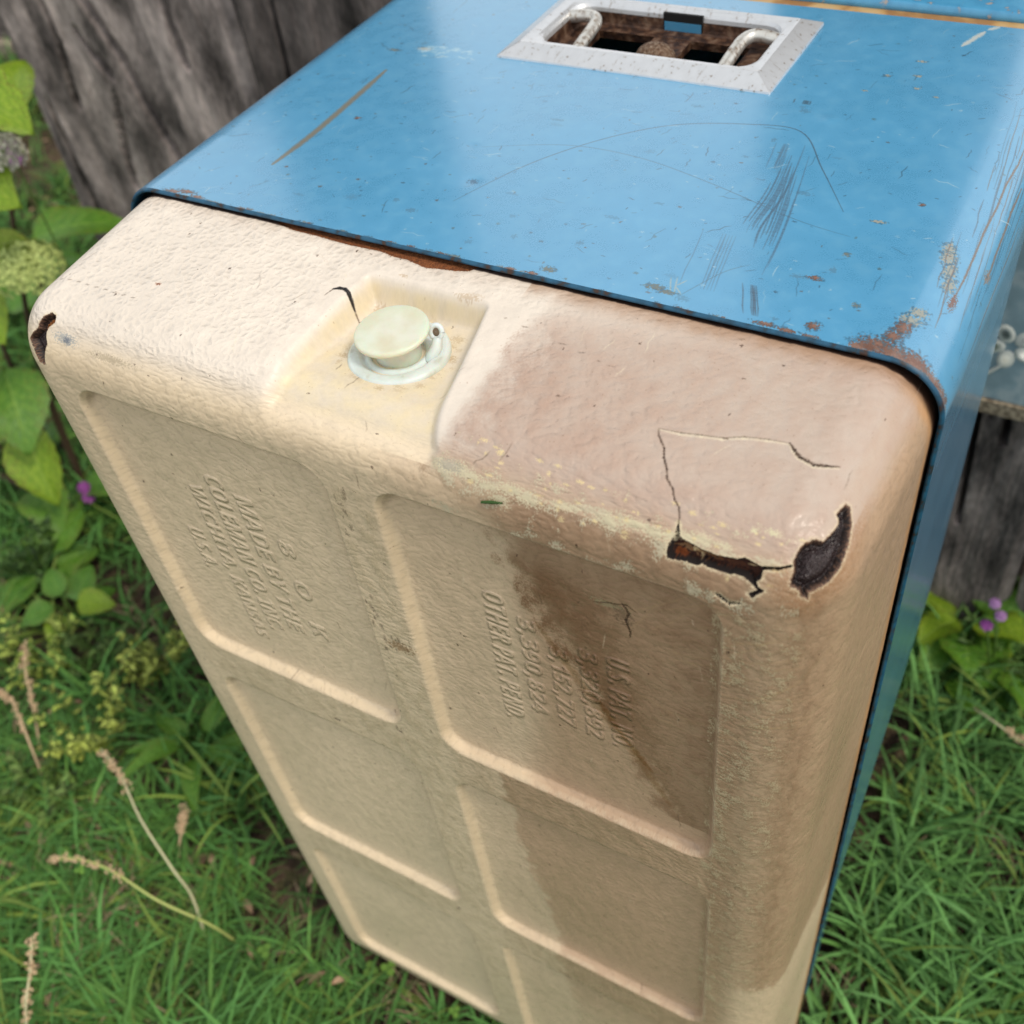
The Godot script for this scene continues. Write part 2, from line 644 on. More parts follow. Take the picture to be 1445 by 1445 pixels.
func corner2(p: Vector3, side: float) -> Vector2:
	return Vector2((side * p.x - p.y) * 0.70711, (2.0 * p.z - side * p.x - p.y) * 0.40825)


# position of an unfolded point, before relief
func tray_pos(a: float, b: float, out_n := []) -> Vector3:
	var x := clampf(a, -HX, HX)
	var y := maxf(minf(b, 0.0) + YA, YB)
	var z := TD
	if b > 0.0: z = TD - b
	if a > HX + 1e-6: z = TD - (a - HX)
	elif a < -HX - 1e-6: z = TD - (-HX - a)
	var q := Vector3(clampf(x, -HX + RR, HX - RR), clampf(y, YB + RR, YA - RR), minf(z, TD - RR))
	var n := (Vector3(x, y, z) - q).normalized()
	var o := q + n * RR
	var ins := 0.05 * clampf(o.z, 0.0, TD)
	o.x *= (HX - ins) / HX
	var yc := (YA + YB) * 0.5
	o.y = yc + (o.y - yc) * ((YA - YB) * 0.5 - ins) / ((YA - YB) * 0.5)
	if out_n.size():
		out_n[0] = n
	return o


func panel_depth(a: float, b: float) -> float:
	if b > -0.02 or absf(a) > 0.15:
		return 0.0
	var best := 0.0
	for p in panels:
		if a > p[0] - 0.01 and a < p[1] + 0.01 and b < p[2] + 0.01 and b > p[3] - 0.01:
			var s := sdf_box(Vector2(a, b), Vector2(p[0], p[3]), Vector2(p[1], p[2]), 0.013)
			var t := clampf(-s / 0.0040, 0.0, 1.0)
			best = maxf(best, 0.0047 * (0.35 * smoothstep(0.0, 1.0, t) + 0.65 * (1.0 - (1.0 - t) * (1.0 - t))))
	return best


func plug_recess(a: float, b: float) -> float:
	if b < -0.03 or absf(a) > 0.06 or b > 0.085:
		return 0.0
	var right := lerpf(0.0385, 0.0215, clampf(b / 0.072, 0.0, 1.0))
	var left := lerpf(-0.0395, -0.0345, clampf(b / 0.072, 0.0, 1.0))
	var s := sdf_box(Vector2(a, b), Vector2(left, -0.2), Vector2(right, 0.0735), 0.004)
	return lerpf(0.0045, 0.0105, smoothstep(0.005, 0.06, b)) * smoothstep(-0.016, 0.004, b) * smoothstep(0.0, 0.0062, -s)


func hole_depth(a: float, b: float, p: Vector3) -> float:
	var best := 0.0
	if a > 0.118 and a < 0.17 and b > -0.03 and b < 0.012:
		best = maxf(best, 0.0040 * smoothstep(0.0001, 0.0016, poly_dist(Vector2(a, b), hole_a)))
		best = maxf(best, 0.003 * smoothstep(-0.0001, 0.0005, poly_dist(Vector2(a, b), hole_s)))
		best = maxf(best, 0.003 * smoothstep(-0.0001, 0.0005, poly_dist(Vector2(a, b), hole_c)))
	if p.y > -0.09 and p.z > 0.03:
		if p.x > 0.13:
			var hd := poly_dist(corner2(p, 1.0), hole_b)
			best = maxf(best, 0.0024 * smoothstep(0.0001, 0.0016, hd) * (1.0 - 0.95 * smoothstep(0.0014, 0.0050, hd)))
		elif p.x < -0.13:
			best = maxf(best, 0.0032 * smoothstep(0.0001, 0.0012, poly_dist(corner2(p, -1.0), hole_d)))
	if b > 0.08 and a > -0.1 and a < 0.02:
		best = maxf(best, 0.0010 * smoothstep(-0.0003, 0.0010, poly_dist(Vector2(a, b), rust_gap)))
	return best


func span(lo: float, hi: float, st: float, zones := []) -> PackedFloat32Array:
	var o := PackedFloat32Array([lo])
	var x := lo
	while true:
		var s := st
		for z in zones:
			if x >= z[0] and x < z[1]:
				s = z[2]
		x += s
		if x > hi - s * 0.6:
			break
		o.append(x)
	o.append(hi)
	return o


func tray_mesh() -> ArrayMesh:
	var xs := span(-HX, HX, 0.0009, [[0.116, HX, 0.00036], [-HX, -0.148, 0.0005]])
	var ys := span(YB - YA, 0.0, 0.0011, [[-0.022, 0.0, 0.00038], [-0.034, -0.022, 0.0006], [-0.21, -0.034, 0.0009]])
	var bs := span(0.0, TD + 0.012, 0.0009, [[0.0, 0.036, 0.00038]])
	var v := PackedVector3Array()
	var n := PackedVector3Array()
	var uv := PackedVector2Array()
	var idx := PackedInt32Array()
	var seam := {}
	for pt in 4:
		# each patch: columns U, rows W; which (a, b) they mean
		var us := xs
		var ws := ys
		if pt == 1: ws = bs
		if pt >= 2: us = bs
		var nu := us.size()
		var nv := ws.size()
		var k := v.size()
		var pos := PackedVector3Array()
		pos.resize(nu * nv)
		var out := [Vector3.ZERO]
		for r in nv:
			for q in nu:
				var a := us[q]
				var b := ws[r]
				if pt == 2: a = HX + us[q]
				if pt == 3: a = -HX - us[q]
				var p := tray_pos(a, b, out)
				var nn: Vector3 = out[0]
				var dep := 0.0
				if pt == 0: dep += panel_depth(a, b)
				if pt < 2: dep += plug_recess(a, b)
				dep += hole_depth(a, b, p)
				pos[r * nu + q] = p - nn * dep
				uv.append(Vector2((a - U0) / UW, (V0 - b) / VH))
		v.append_array(pos)
		var flip := pt == 3
		for r in nv:
			for q in nu:
				var du := pos[r * nu + mini(q + 1, nu - 1)] - pos[r * nu + maxi(q - 1, 0)]
				var dv := pos[mini(r + 1, nv - 1) * nu + q] - pos[maxi(r - 1, 0) * nu + q]
				var nn := du.cross(dv).normalized()
				if flip: nn = -nn
				n.append(nn)
				if r == 0 or q == 0 or r == nv - 1 or q == nu - 1:
					var key := Vector3i((pos[r * nu + q] * 20000.0).round())
					if not seam.has(key): seam[key] = []
					seam[key].append(k + r * nu + q)
		for r in nv - 1:
			for q in nu - 1:
				var a := k + r * nu + q
				if flip:
					idx.append_array([a, a + 1, a + nu + 1, a, a + nu + 1, a + nu])
				else:
					idx.append_array([a, a + nu + 1, a + 1, a, a + nu, a + nu + 1])
	for key in seam:
		var l: Array = seam[key]
		if l.size() > 1:
			var s := Vector3.ZERO
			for e in l: s += n[e]
			s = s.normalized()
			for e in l: n[e] = s
	var am := ArrayMesh.new()
	var arr := []
	arr.resize(Mesh.ARRAY_MAX)
	arr[Mesh.ARRAY_VERTEX] = v
	arr[Mesh.ARRAY_NORMAL] = n
	arr[Mesh.ARRAY_TEX_UV] = uv
	arr[Mesh.ARRAY_INDEX] = idx
	am.add_surface_from_arrays(Mesh.PRIMITIVE_TRIANGLES, arr)
	return am


# piecewise line: the a of a boundary at height b (points sorted by falling b)
func along(pts: PackedVector2Array, b: float) -> float:
	if b >= pts[0].y: return pts[0].x
	for k in pts.size() - 1:
		if b >= pts[k + 1].y:
			return lerpf(pts[k].x, pts[k + 1].x, (pts[k].y - b) / maxf(pts[k].y - pts[k + 1].y, 1e-6))
	return pts[pts.size() - 1].x


var nzA: PackedByteArray
var nzB: PackedByteArray
var nzC: PackedByteArray
var nzW: PackedByteArray
var nzX: PackedByteArray
var nzP: PackedByteArray
var tray_rows_d := []
var tray_rows_z := []
var stain_top: PackedVector2Array
var wedge: PackedVector2Array
var band_in: PackedVector2Array
const CH := 32


func tray_chunk(ci: int) -> void:
	var d := PackedByteArray()
	d.resize(NT * CH * 4)
	var z := PackedFloat32Array()
	z.resize(NT * CH)
	for ry in CH:
		var py := ci * CH + ry
		var b := V0 - (py + 0.5) / NT * VH
		var sb := along(stain_top, b)
		var wb := along(wedge, b)
		var ib := along(band_in, b)
		for px in NT:
			var a := U0 + (px + 0.5) / NT * UW
			var k := py * NT + px
			var g := (nzA[k] - 128) / 64.0      # wide blotches
			var m := (nzB[k] - 128) / 64.0      # middling
			var f := (nzC[k] - 128) / 64.0      # fine
			var w := (128 - nzW[k]) / 64.0      # wrinkles: rounded with sharp valleys
			var x := (128 - nzX[k]) / 64.0      # cross wrinkles
			var p := (nzP[k]) / 255.0           # pebble cells
			var side := a > HX - 0.012
			# relief, mm
			var leather := clampf(smoothstep(0.07, -0.01, a + 0.02 * g) * smoothstep(-0.004, 0.008, b), 0.0, 1.0)
			var inrec := smoothstep(0.046, 0.036, absf(a - 0.0)) * smoothstep(-0.01, 0.012, b) * smoothstep(0.08, 0.07, b)
			var ww := w if b < 0.004 else lerpf(x, w, 0.35)
			if side: ww = lerpf(w, x, 0.5)
			var hgt := 0.052 * ww * (1.0 + 0.35 * g) + 0.007 * f
			hgt *= 1.0 + 1.7 * smoothstep(0.0, 0.012, b)
			hgt = lerpf(hgt, 1.0 * (1.0 - p) + 0.05 * w, leather * (1.0 - inrec) * 0.9)
			hgt *= 1.0 - 0.78 * inrec
			if b < -0.02:
				var sl := panel_depth(a, b)
				hgt *= 1.0 - 0.8 * smoothstep(0.0002, 0.0012, sl) * smoothstep(0.0046, 0.0041, sl)
			hgt *= 1.0 - 0.3 * smoothstep(0.13, 0.15, a)
			hgt += 0.10 * m * (0.4 if inrec > 0.5 else 1.0)
			if b > -0.012 and absf(a) > HX - 0.012:
				if b > 0.0 and absf(a) > HX: hgt = 0.0
				elif b > 0.0: hgt *= smoothstep(0.0004, 0.011, HX - absf(a))
				elif absf(a) > HX: hgt *= smoothstep(0.0004, 0.011, -b)
			# colour (linear)
			var cr := 0.780
			var cg := 0.700
			var cb := 0.600
			var v := 1.0 + 0.03 * g + 0.03 * m + 0.018 * f - 0.15 * leather * (p - 0.3)  # leather term paints bump highlights into the pebbled grain
			var st := 0.0
			var dk := 0.0
			var jag := 0.0022 * m + 0.0012 * f
			if b > -0.010:
				st = (0.55 * smoothstep(-0.0012, 0.0030, a - sb + jag * 0.5) + 0.45 * smoothstep(-0.002, 0.016, a - sb + 2.0 * jag)) * (1.0 - 0.55 * smoothstep(0.070, 0.094, b - 0.25 * (a - 0.10)))
				st *= 0.90 + 0.14 * g + 0.10 * m + 0.03 * f
			else:
				var outside := smoothstep(-0.009, 0.006, a - wb + 2.4 * jag + 0.003 * g)
				if b < -0.188: outside = 0.0
				dk = outside * (0.50 + 0.12 * g + 0.14 * m + 0.06 * f)
				dk += outside * 0.52 * smoothstep(0.014, -0.010, a - ib + 4.0 * jag) * smoothstep(-0.035, -0.055, b)
				var soft := smoothstep(0.040, 0.072, a + 0.003 * g) if b > -0.205 else smoothstep(0.035, 0.043, a - 0.012 * smoothstep(-0.24, -0.46, b) + 0.002 * g + jag)
				st = 0.92 * soft * smoothstep(-0.74, -0.36, b + 0.02 * g)
				st = maxf(st, 0.34 * smoothstep(0.0, 0.03, a))
				dk = lerpf(dk, maxf(dk * 0.55, (0.50 + 0.18 * m + 0.08 * f + 0.06 * g) * smoothstep(-0.42, -0.26, b)), smoothstep(0.1385, 0.1445, a))
			# the right side: stained down to a line
			if a > 0.146:
				var line := smoothstep(-0.338, -0.330, b + 0.10 * (a - 0.2) + 0.003 * m + 0.002 * f)
				st = lerpf(lerpf(st, st * 0.3, smoothstep(0.146, 0.165, a)), maxf(st, 0.88), line * smoothstep(0.146, 0.176, a)) if b < -0.01 else st
				dk *= lerpf(1.0, line, smoothstep(0.146, 0.170, a))
				dk *= 1.0 - 0.75 * smoothstep(0.168, 0.195, a)
			cr *= v * (1.0 - 0.36 * st) * (1.0 - 0.55 * dk)
			cg *= v * (1.0 - 0.465 * st) * (1.0 - 0.635 * dk)
			cb *= v * (1.0 - 0.505 * st) * (1.0 - 0.70 * dk)
			# warmer light on the front painted into its colour, with some tan dirt
			if b < 0.012:
				var ft := smoothstep(0.012, -0.016, b)
				cr *= 1.0 + 0.06 * ft
				cg *= 1.0 - 0.035 * ft
				cb *= 1.0 - 0.23 * ft
				# dirt held in the wrinkles
				var valley := clampf(-0.5 - w, 0.0, 1.0) * 0.13 * ft
				cr *= 1.0 - valley
				cg *= 1.0 - valley
				cb *= 1.0 - valley
				# ribs are greyer
				var dep := panel_depth(a, b)
				var rib := (1.0 - clampf(dep / 0.004, 0.0, 1.0)) * smoothstep(-0.03, -0.04, b) * (1.0 if absf(a) < 0.142 else 0.5)
				var grit := clampf(0.35 + 0.5 * m + 0.4 * f, 0.0, 1.0) * rib
				cr *= 1.0 - 0.24 * grit
				cg *= 1.0 - 0.24 * grit
				cb *= 1.0 - 0.28 * grit
				# painted shade and dirt under the upper ledges and along the right ledges; pale wear on the edges of the ribs
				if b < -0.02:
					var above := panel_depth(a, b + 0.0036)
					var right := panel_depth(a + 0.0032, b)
					var soil := 0.0  # ledge shade painted in together with dirt
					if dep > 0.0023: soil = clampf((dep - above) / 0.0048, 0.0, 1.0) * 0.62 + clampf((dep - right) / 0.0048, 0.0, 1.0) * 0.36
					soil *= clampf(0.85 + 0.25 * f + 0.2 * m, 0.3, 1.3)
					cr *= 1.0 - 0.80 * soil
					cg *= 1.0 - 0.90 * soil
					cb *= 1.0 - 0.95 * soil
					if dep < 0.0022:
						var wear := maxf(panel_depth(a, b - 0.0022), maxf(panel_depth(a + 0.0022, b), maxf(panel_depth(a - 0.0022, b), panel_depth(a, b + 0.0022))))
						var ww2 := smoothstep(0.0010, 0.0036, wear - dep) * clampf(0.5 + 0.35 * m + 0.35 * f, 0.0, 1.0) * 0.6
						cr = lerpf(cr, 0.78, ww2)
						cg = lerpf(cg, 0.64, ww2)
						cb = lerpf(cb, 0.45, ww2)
			# rubbed-through pale patches along the upper front edge, right half
			if a > 0.036 and a < 0.168 and b < 0.012 and b > -0.030:
				var e := exp(-pow((b + 0.0085 - 0.003 * sin(a * 90.0)) / 0.0062, 2.0)) + 0.75 * exp(-pow((b + 0.0255) / 0.0028, 2.0))
				var rub := clampf((e * 0.95 + 0.80 * m + 0.50 * f - 1.02) * 3.0, 0.0, 1.0) * 0.85
				cr = lerpf(cr, 0.62, rub)
				cg = lerpf(cg, 0.56, rub)
				cb = lerpf(cb, 0.39, rub)
				hgt -= 0.05 * rub
			# pale streaky wear on the right margin
			if a > 0.138 and a < 0.178 and b < -0.03 and b > -0.36:
				var rub2 := clampf((0.55 * m + 0.55 * f + 0.25 * x - 0.30 + 0.25 * exp(-pow((a - 0.146) / 0.004, 2.0))) * 2.4, 0.0, 1.0) * 0.7 * smoothstep(0.180, 0.165, a)
				cr = lerpf(cr, 0.60, rub2)
				cg = lerpf(cg, 0.51, rub2)
				cb = lerpf(cb, 0.32, rub2)
			# brown bleeding from the steel rim
			var rimd := 1.0
			if b > 0.0 and absf(a) <= HX: rimd = TD - b
			elif a > HX: rimd = TD - (a - HX)
			elif a < -HX: rimd = TD - (-HX - a)
			if rimd < 0.02:
				var amt := smoothstep(0.0100, 0.0, rimd + 0.0012 * m + 0.001 * g) * (0.60 if a > 0.03 else 0.16)
				if a > HX: amt = smoothstep(0.0095, 0.003, rimd + 0.001 * m) * 0.85
				var ora := smoothstep(HX - 0.002, HX + 0.01, a)
				cr = lerpf(cr, lerpf(0.36, 0.60, ora), amt)
				cg = lerpf(cg, lerpf(0.17, 0.34, ora), amt)
				cb = lerpf(cb, lerpf(0.062, 0.155, ora), amt)
				var bl := smoothstep(0.0006 if a < 0.1 else (0.0007 if a < HX else 0.0032 * smoothstep(-0.15, -0.05, b) + 0.0002), 0.0, rimd + 0.0002 * m)
				cr *= 1.0 - 0.93 * bl
				cg *= 1.0 - 0.95 * bl
				cb *= 1.0 - 0.95 * bl
			# sallow floor of the plug recess
			if inrec > 0.0:
				var dd := plug_recess(a, b)
				var wallness := smoothstep(0.0015, 0.0050, dd) * smoothstep(0.0105, 0.0075, dd)
				var tan_ := inrec * (0.35 + 0.15 * m) * smoothstep(0.0, 0.004, dd) + 0.25 * wallness
				cr *= 1.0 - 0.06 * tan_
				cg *= 1.0 - 0.12 * tan_
				cb *= 1.0 - 0.36 * tan_
			# specks of dirt
			if f > 1.55 and m > 0.35:
				cr *= 0.62
				cg *= 0.55
				cb *= 0.48
			var kk := (ry * NT + px) * 4
			d[kk] = int(255.0 * pow(clampf(cr, 0.0, 1.0), 0.4545))
			d[kk + 1] = int(255.0 * pow(clampf(cg, 0.0, 1.0), 0.4545))
			d[kk + 2] = int(255.0 * pow(clampf(cb, 0.0, 1.0), 0.4545))
			d[kk + 3] = int(255.0 * clampf(0.40 + 0.05 * m + 0.05 * g + 0.12 * dk - 0.05 * st, 0.2, 0.95))
			z[ry * NT + px] = hgt
	tray_rows_d[ci] = d
	tray_rows_z[ci] = z


func tray_material() -> StandardMaterial3D:
	nzA = nbytes(noise(201, 0.016, 3), 256, 256, NT, NT)
	nzB = nbytes(noise(202, 0.045, 4), 1024, 1024, NT, NT)
	nzC = nbytes(noise(203, 0.24, 3), NT, NT, NT, NT)
	var wr := noise(204, 0.085, 2)
	wr.fractal_type = FastNoiseLite.FRACTAL_RIDGED
	wr.fractal_gain = 0.4
	wr.domain_warp_enabled = true
	wr.domain_warp_amplitude = 6.0
	wr.domain_warp_frequency = 0.03
	nzW = nbytes(wr, 640, 1536, NT, NT)
	var wx := noise(205, 0.055, 2)
	wx.fractal_type = FastNoiseLite.FRACTAL_RIDGED
	wx.fractal_gain = 0.45
	wx.domain_warp_enabled = true
	wx.domain_warp_amplitude = 8.0
	wx.domain_warp_frequency = 0.03
	nzX = nbytes(wx, 1000, 1700, NT, NT)
	var cell := noise(206, 0.105, 1, FastNoiseLite.TYPE_CELLULAR)
	cell.cellular_distance_function = FastNoiseLite.DISTANCE_EUCLIDEAN
	cell.cellular_return_type = FastNoiseLite.RETURN_DISTANCE2_SUB
	cell.domain_warp_enabled = true
	cell.domain_warp_amplitude = 9.0
	cell.domain_warp_frequency = 0.05
	nzP = nbytes(cell, 1638, NT, NT, NT)
	tray_rows_d.resize(NT / CH)
	tray_rows_z.resize(NT / CH)
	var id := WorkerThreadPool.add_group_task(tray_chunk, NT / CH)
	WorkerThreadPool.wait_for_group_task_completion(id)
	var cv := Canvas.new()
	cv.w = NT
	cv.h = NT
	cv.x0 = U0
	cv.y0 = -V0        # the canvas runs along -b
	cv.sx = NT / UW
	cv.sy = NT / VH
	for k in NT / CH:
		cv.d.append_array(tray_rows_d[k])
		cv.z.append_array(tray_rows_z[k])
	tray_rows_d.clear()
	tray_rows_z.clear()
	tray_details(cv)
	lettering(cv)
	# the upper and the right or left side meet along the rounded corners: bring both to the same look there
	for sd in [1.0, -1.0]:
		for si in 360:
			for ti in range(0, 40):
				var s := (si + 0.5) * 0.00028
				var t := (ti + 0.5) * 0.00028
				var x1 := int((sd * (HX - t) - U0) * cv.sx)
				var y1 := int((V0 - s) * cv.sy)
				var x2 := int((sd * (HX + s) - U0) * cv.sx)
				var y2 := int((V0 + t) * cv.sy)
				if x2 < 0 or x2 >= NT or y1 < 0: continue
				var wgt := 0.5 * (1.0 - ti / 40.0)
				var k1 := y1 * NT + x1
				var k2 := y2 * NT + x2
				var z1 := cv.z[k1]
				var z2 := cv.z[k2]
				cv.z[k1] = lerpf(z1, z2, wgt)
				cv.z[k2] = lerpf(z2, z1, wgt)
				for ch in 4:
					var c1 := cv.d[k1 * 4 + ch]
					var c2 := cv.d[k2 * 4 + ch]
					cv.d[k1 * 4 + ch] = int(lerpf(c1, c2, wgt))
					cv.d[k2 * 4 + ch] = int(lerpf(c2, c1, wgt))
	corner_holes(cv)
	var mt := StandardMaterial3D.new()
	var t := tex(cv.image())
	mt.albedo_texture = t
	mt.roughness = 1.0
	mt.roughness_texture = t
	mt.roughness_texture_channel = BaseMaterial3D.TEXTURE_CHANNEL_ALPHA
	mt.metallic_specular = 0.5
	mt.heightmap_enabled = true
	mt.heightmap_scale = 0.1
	mt.heightmap_texture = tex(cv.relief())
	mt.texture_repeat = false
	return mt


func fl(p: PackedVector2Array) -> PackedVector2Array:   # (a, b) to canvas axes
	var o := PackedVector2Array()
	for q in p: o.append(Vector2(q.x, -q.y))
	return o


func tray_details(cv: Canvas) -> void:
	var nz := noise(301, 1.0, 3)
	var dark := Color(0.10, 0.06, 0.06)
	var rust := Color(0.36, 0.20, 0.12)
	# holes: pale broken lip, then the dark inside
	for h in [hole_a, hole_s, hole_c]:
		var loop := fl(h)
		loop.append(loop[0])
		cv.stroke(loop, 0.0008, Color(0.88, 0.82, 0.68), 0.75, 0.8, 0.0, false, 1.6, nz)
	cv.poly(fl(hole_a), Color(0.09, 0.05, 0.04), 1.0, 0.9)
	for inner in Geometry2D.offset_polygon(fl(hole_a), -0.0011):
		cv.poly(inner, Color(0.12, 0.06, 0.05), 1.0, 0.9, 0.0003, nz, Color(0.34, 0.17, 0.08))
	cv.poly(fl(hole_s), Color(0.06, 0.035, 0.03), 1.0, 0.9, 0.0003, nz, Color(0.10, 0.06, 0.05))
	cv.poly(fl(hole_c), Color(0.06, 0.035, 0.03), 1.0, 0.9, 0.0002, nz, Color(0.10, 0.06, 0.05))
	# old foam and rusty steel show at the left of the long hole
	cv.blob(Vector2(0.1300, 0.0105), 0.0040, 0.0020, Color(0.56, 0.42, 0.28), 0.9, 0.9, nz, 900.0)
	cv.blob(Vector2(0.1365, 0.0105), 0.0040, 0.0012, Color(0.50, 0.36, 0.20), 0.8, 0.9, nz, 900.0)
	cv.blob(Vector2(0.1270, 0.0125), 0.0022, 0.0015, Color(0.55, 0.27, 0.09), 0.8, 0.9, nz, 900.0)
	cv.blob(Vector2(0.1430, 0.0100), 0.0050, 0.0018, Color(0.36, 0.20, 0.10), 0.6, 0.9, nz, 900.0)
	cv.poly(fl(rust_gap), Color(0.36, 0.19, 0.09), 1.0, 0.9, 0.0010, nz, Color(0.62, 0.38, 0.20))
	# white bits on the dark steel, blue-grey scuff by the left corner
	cv.blob(Vector2(-0.1405, 0.0035), 0.006, 0.0035, Color(0.66, 0.67, 0.66), 0.75, 0.7, nz, 1400.0)
	cv.blob(Vector2(-0.1395, 0.0045), 0.0018, 0.0022, Color(0.36, 0.40, 0.46), 0.7, 0.7, nz, 2500.0)
	cv.blob(Vector2(-0.115, 0.0075), 0.010, 0.0022, Color(0.72, 0.66, 0.55), 0.6, 0.7, nz, 1600.0)
	# pale rubbed islands on the stained edge
	var isl := [409, -68, 440, -80, 593, -100, 677, -84, 641, -144, 745, -104, 477, -60, 530, -75, 881, -80, 1033, -84, 1100, -60, 1137, -56, 1185, -68, 1233, -60, 509, -80, 1290, -40, 1330, -30, 1400, -28]
	for q in range(0, isl.size(), 2):
		cv.blob(Vector2(isl[q] * 1e-4, -isl[q + 1] * 1e-4), rng.randf_range(0.0028, 0.0060), rng.randf_range(0.0018, 0.0034), Color(0.83, 0.79, 0.66), 0.9, 0.7, nz, 1900.0)
	cv.blob(Vector2(0.0435, 0.0060), 0.0045, 0.0030, Color(0.70, 0.67, 0.60), 0.8, 0.7, nz, 2200.0)
	for q in 60:
		cv.blob(Vector2(rng.randf_range(0.05, 0.165), rng.randf_range(-0.012, 0.016)), rng.randf_range(0.0004, 0.0014), rng.randf_range(0.0004, 0.0012), Color(0.88, 0.80, 0.60), 0.8, 0.7, nz, 3000.0)
	cv.blob(Vector2(0.153, -0.010), 0.0022, 0.0012, Color(0.86, 0.84, 0.68), 0.8, 0.7, nz, 2400.0)
	cv.blob(Vector2(0.1475, -0.0088), 0.0012, 0.0010, Color(0.86, 0.84, 0.68), 0.8, 0.7, nz, 2400.0)
	# flaked place in the right upper panel
	cv.blob(Vector2(0.1000, 0.0548), 0.006, 0.0016, Color(0.60, 0.56, 0.42), 0.75, 0.8, nz, 1300.0, 0.12)
	cv.blob(Vector2(0.106, 0.0585), 0.0035, 0.0045, Color(0.45, 0.37, 0.28), 0.55, 0.8, nz, 900.0, 0.10)
	for q in 46:
		var an := rng.randf() * TAU
		var rr := rng.randf_range(0.0185, 0.0225)
		cv.blob(Vector2(-0.0035 + cos(an) * rr, -0.0455 + sin(an) * rr), rng.randf_range(0.0008, 0.0024), rng.randf_range(0.0006, 0.0018), Color(0.70, 0.60, 0.44), rng.randf_range(0.1, 0.35), -1.0, nz, 2000.0)
	for q in 5:
		cv.blob(Vector2(rng.randf_range(-0.036, 0.024), -rng.randf_range(0.064, 0.076)), rng.randf_range(0.001, 0.005), rng.randf_range(0.0006, 0.002), Color(0.62, 0.48, 0.30), rng.randf_range(0.1, 0.35), -1.0, nz, 1500.0)
	# cracks
	var ck := [
		[1049, 360, 1120, 366, 1185, 380, 1250, 392, 1309, 420, 1380, 436, 1445, 444], [1445, 444, 1470, 420, 1493, 400, 1520, 392, 1545, 384, 1580, 398, 1617, 416],
		[1049, 356, 1062, 330, 1101, 288, 1118, 250, 1145, 212, 1160, 180, 1193, 148, 1210, 115, 1233, 88, 1245, 50, 1249, 12],
		[-427, 556, -420, 582, -415, 600, -395, 610, -371, 612, -340, 600, -311, 576, -265, 548, -227, 528],
		[1057, -516, 1072, -540, 1081, -564, 1068, -600, 1073, -628, 1084, -660, 1081, -692],
		[945, -564, 1001, -540, 1040, -530, 1073, -516, 1113, -540]]
	var wid := [0.00022, 0.00045, 0.00024, 0.00018, 0.00034, 0.00018]
	for q in ck.size():
		var pl := fl(mm(ck[q]))
		if q < 2:
			var up := PackedVector2Array()
			for e in pl: up.append(e + Vector2(0, 0.0006))
			cv.stroke(up, 0.0007, Color(0.90, 0.85, 0.74), 0.6, -1.0, 0.0, true, 0.6, nz)
		cv.stroke(pl, wid[q], Color(0.24, 0.17, 0.12), 0.85 if q != 0 else 0.45, -1.0, 0.4, true, 1.1, nz)
	cv.stroke(fl(mm([-415, 600, -395, 612, -371, 614, -345, 602, -320, 582])), 0.0007, Color(0.08, 0.06, 0.05), 1.0, -1.0, 0.8, true, 0.3, nz)
	# a row of fine dashes on the upper side
	for q in 13:
		var t := q / 12.0
		if rng.randf() < 0.3: continue
		cv.stroke(wander(Vector2(lerpf(0.030, 0.080, t), -lerpf(0.067, 0.056, t)), Vector2(lerpf(0.030, 0.080, t) + rng.randf_range(0.001, 0.003), -lerpf(0.067, 0.056, t)), 3, 0.0003), 0.00014, Color(0.30, 0.22, 0.16), rng.randf_range(0.25, 0.6))
	for q in 10:
		var t := q / 9.0
		cv.stroke(wander(Vector2(lerpf(-0.166, -0.120, t), -0.028), Vector2(lerpf(-0.166, -0.120, t) + 0.0022, -0.0285), 3, 0.0003), 0.00014, Color(0.28, 0.22, 0.17), 0.6)
	# dirt bits on the middle rib and below ledges
	for q in [[-71, -404], [-87, -564], [-103, -1044], [-103, -1140], [-87, -1332], [41, -1284], [-175, -2084], [-95, -480], [-110, -1100], [-60, -1250], [-30, -1300], [0, -1290]]:
		for j in 4:
			cv.blob(Vector2(q[0] * 1e-4 + rng.randf_range(-0.002, 0.003), -q[1] * 1e-4 + rng.randf_range(-0.006, 0.006)), rng.randf_range(0.0003, 0.0010), rng.randf_range(0.0005, 0.0022), Color(0.33, 0.28, 0.22), 0.35, 0.9, nz, 3500.0)
	cv.blob(Vector2(0.0, 0.130), 0.006, 0.003, Color(0.46, 0.33, 0.20), 0.5, 0.8, nz, 1200.0)
	# small chips broken off the ledges
	for q in [[-610, -2262, 20, 10], [-178, -2086, 9, 9], [560, -4345, 26, 8], [-190, -4130, 14, 16], [1330, -4300, 16, 6]]:
		cv.blob(Vector2(q[0] * 1e-4, -q[1] * 1e-4), q[2] * 1e-4, q[3] * 1e-4, Color(0.92, 0.84, 0.70), 0.8, 0.8, nz, 2500.0)
		cv.blob(Vector2(q[0] * 1e-4, -q[1] * 1e-4), q[2] * 0.8e-4, q[3] * 0.7e-4, Color(0.14, 0.09, 0.07), 0.95, 0.9, nz, 2500.0, 0.6)
	# brown run below the wedge, dark run inside it
	cv.stroke(curve(fl(mm([690, -820, 800, -1010, 960, -1290, 1120, -1560, 1230, -1780]))), 0.0022, Color(0.42, 0.27, 0.12), 0.12, -1.0, 0.0, true, 0.8, nz)
	cv.stroke(curve(fl(mm([930, -1180, 1040, -1390, 1150, -1560]))), 0.0016, Color(0.40, 0.24, 0.09), 0.22, -1.0, 0.0, true, 0.8, nz)
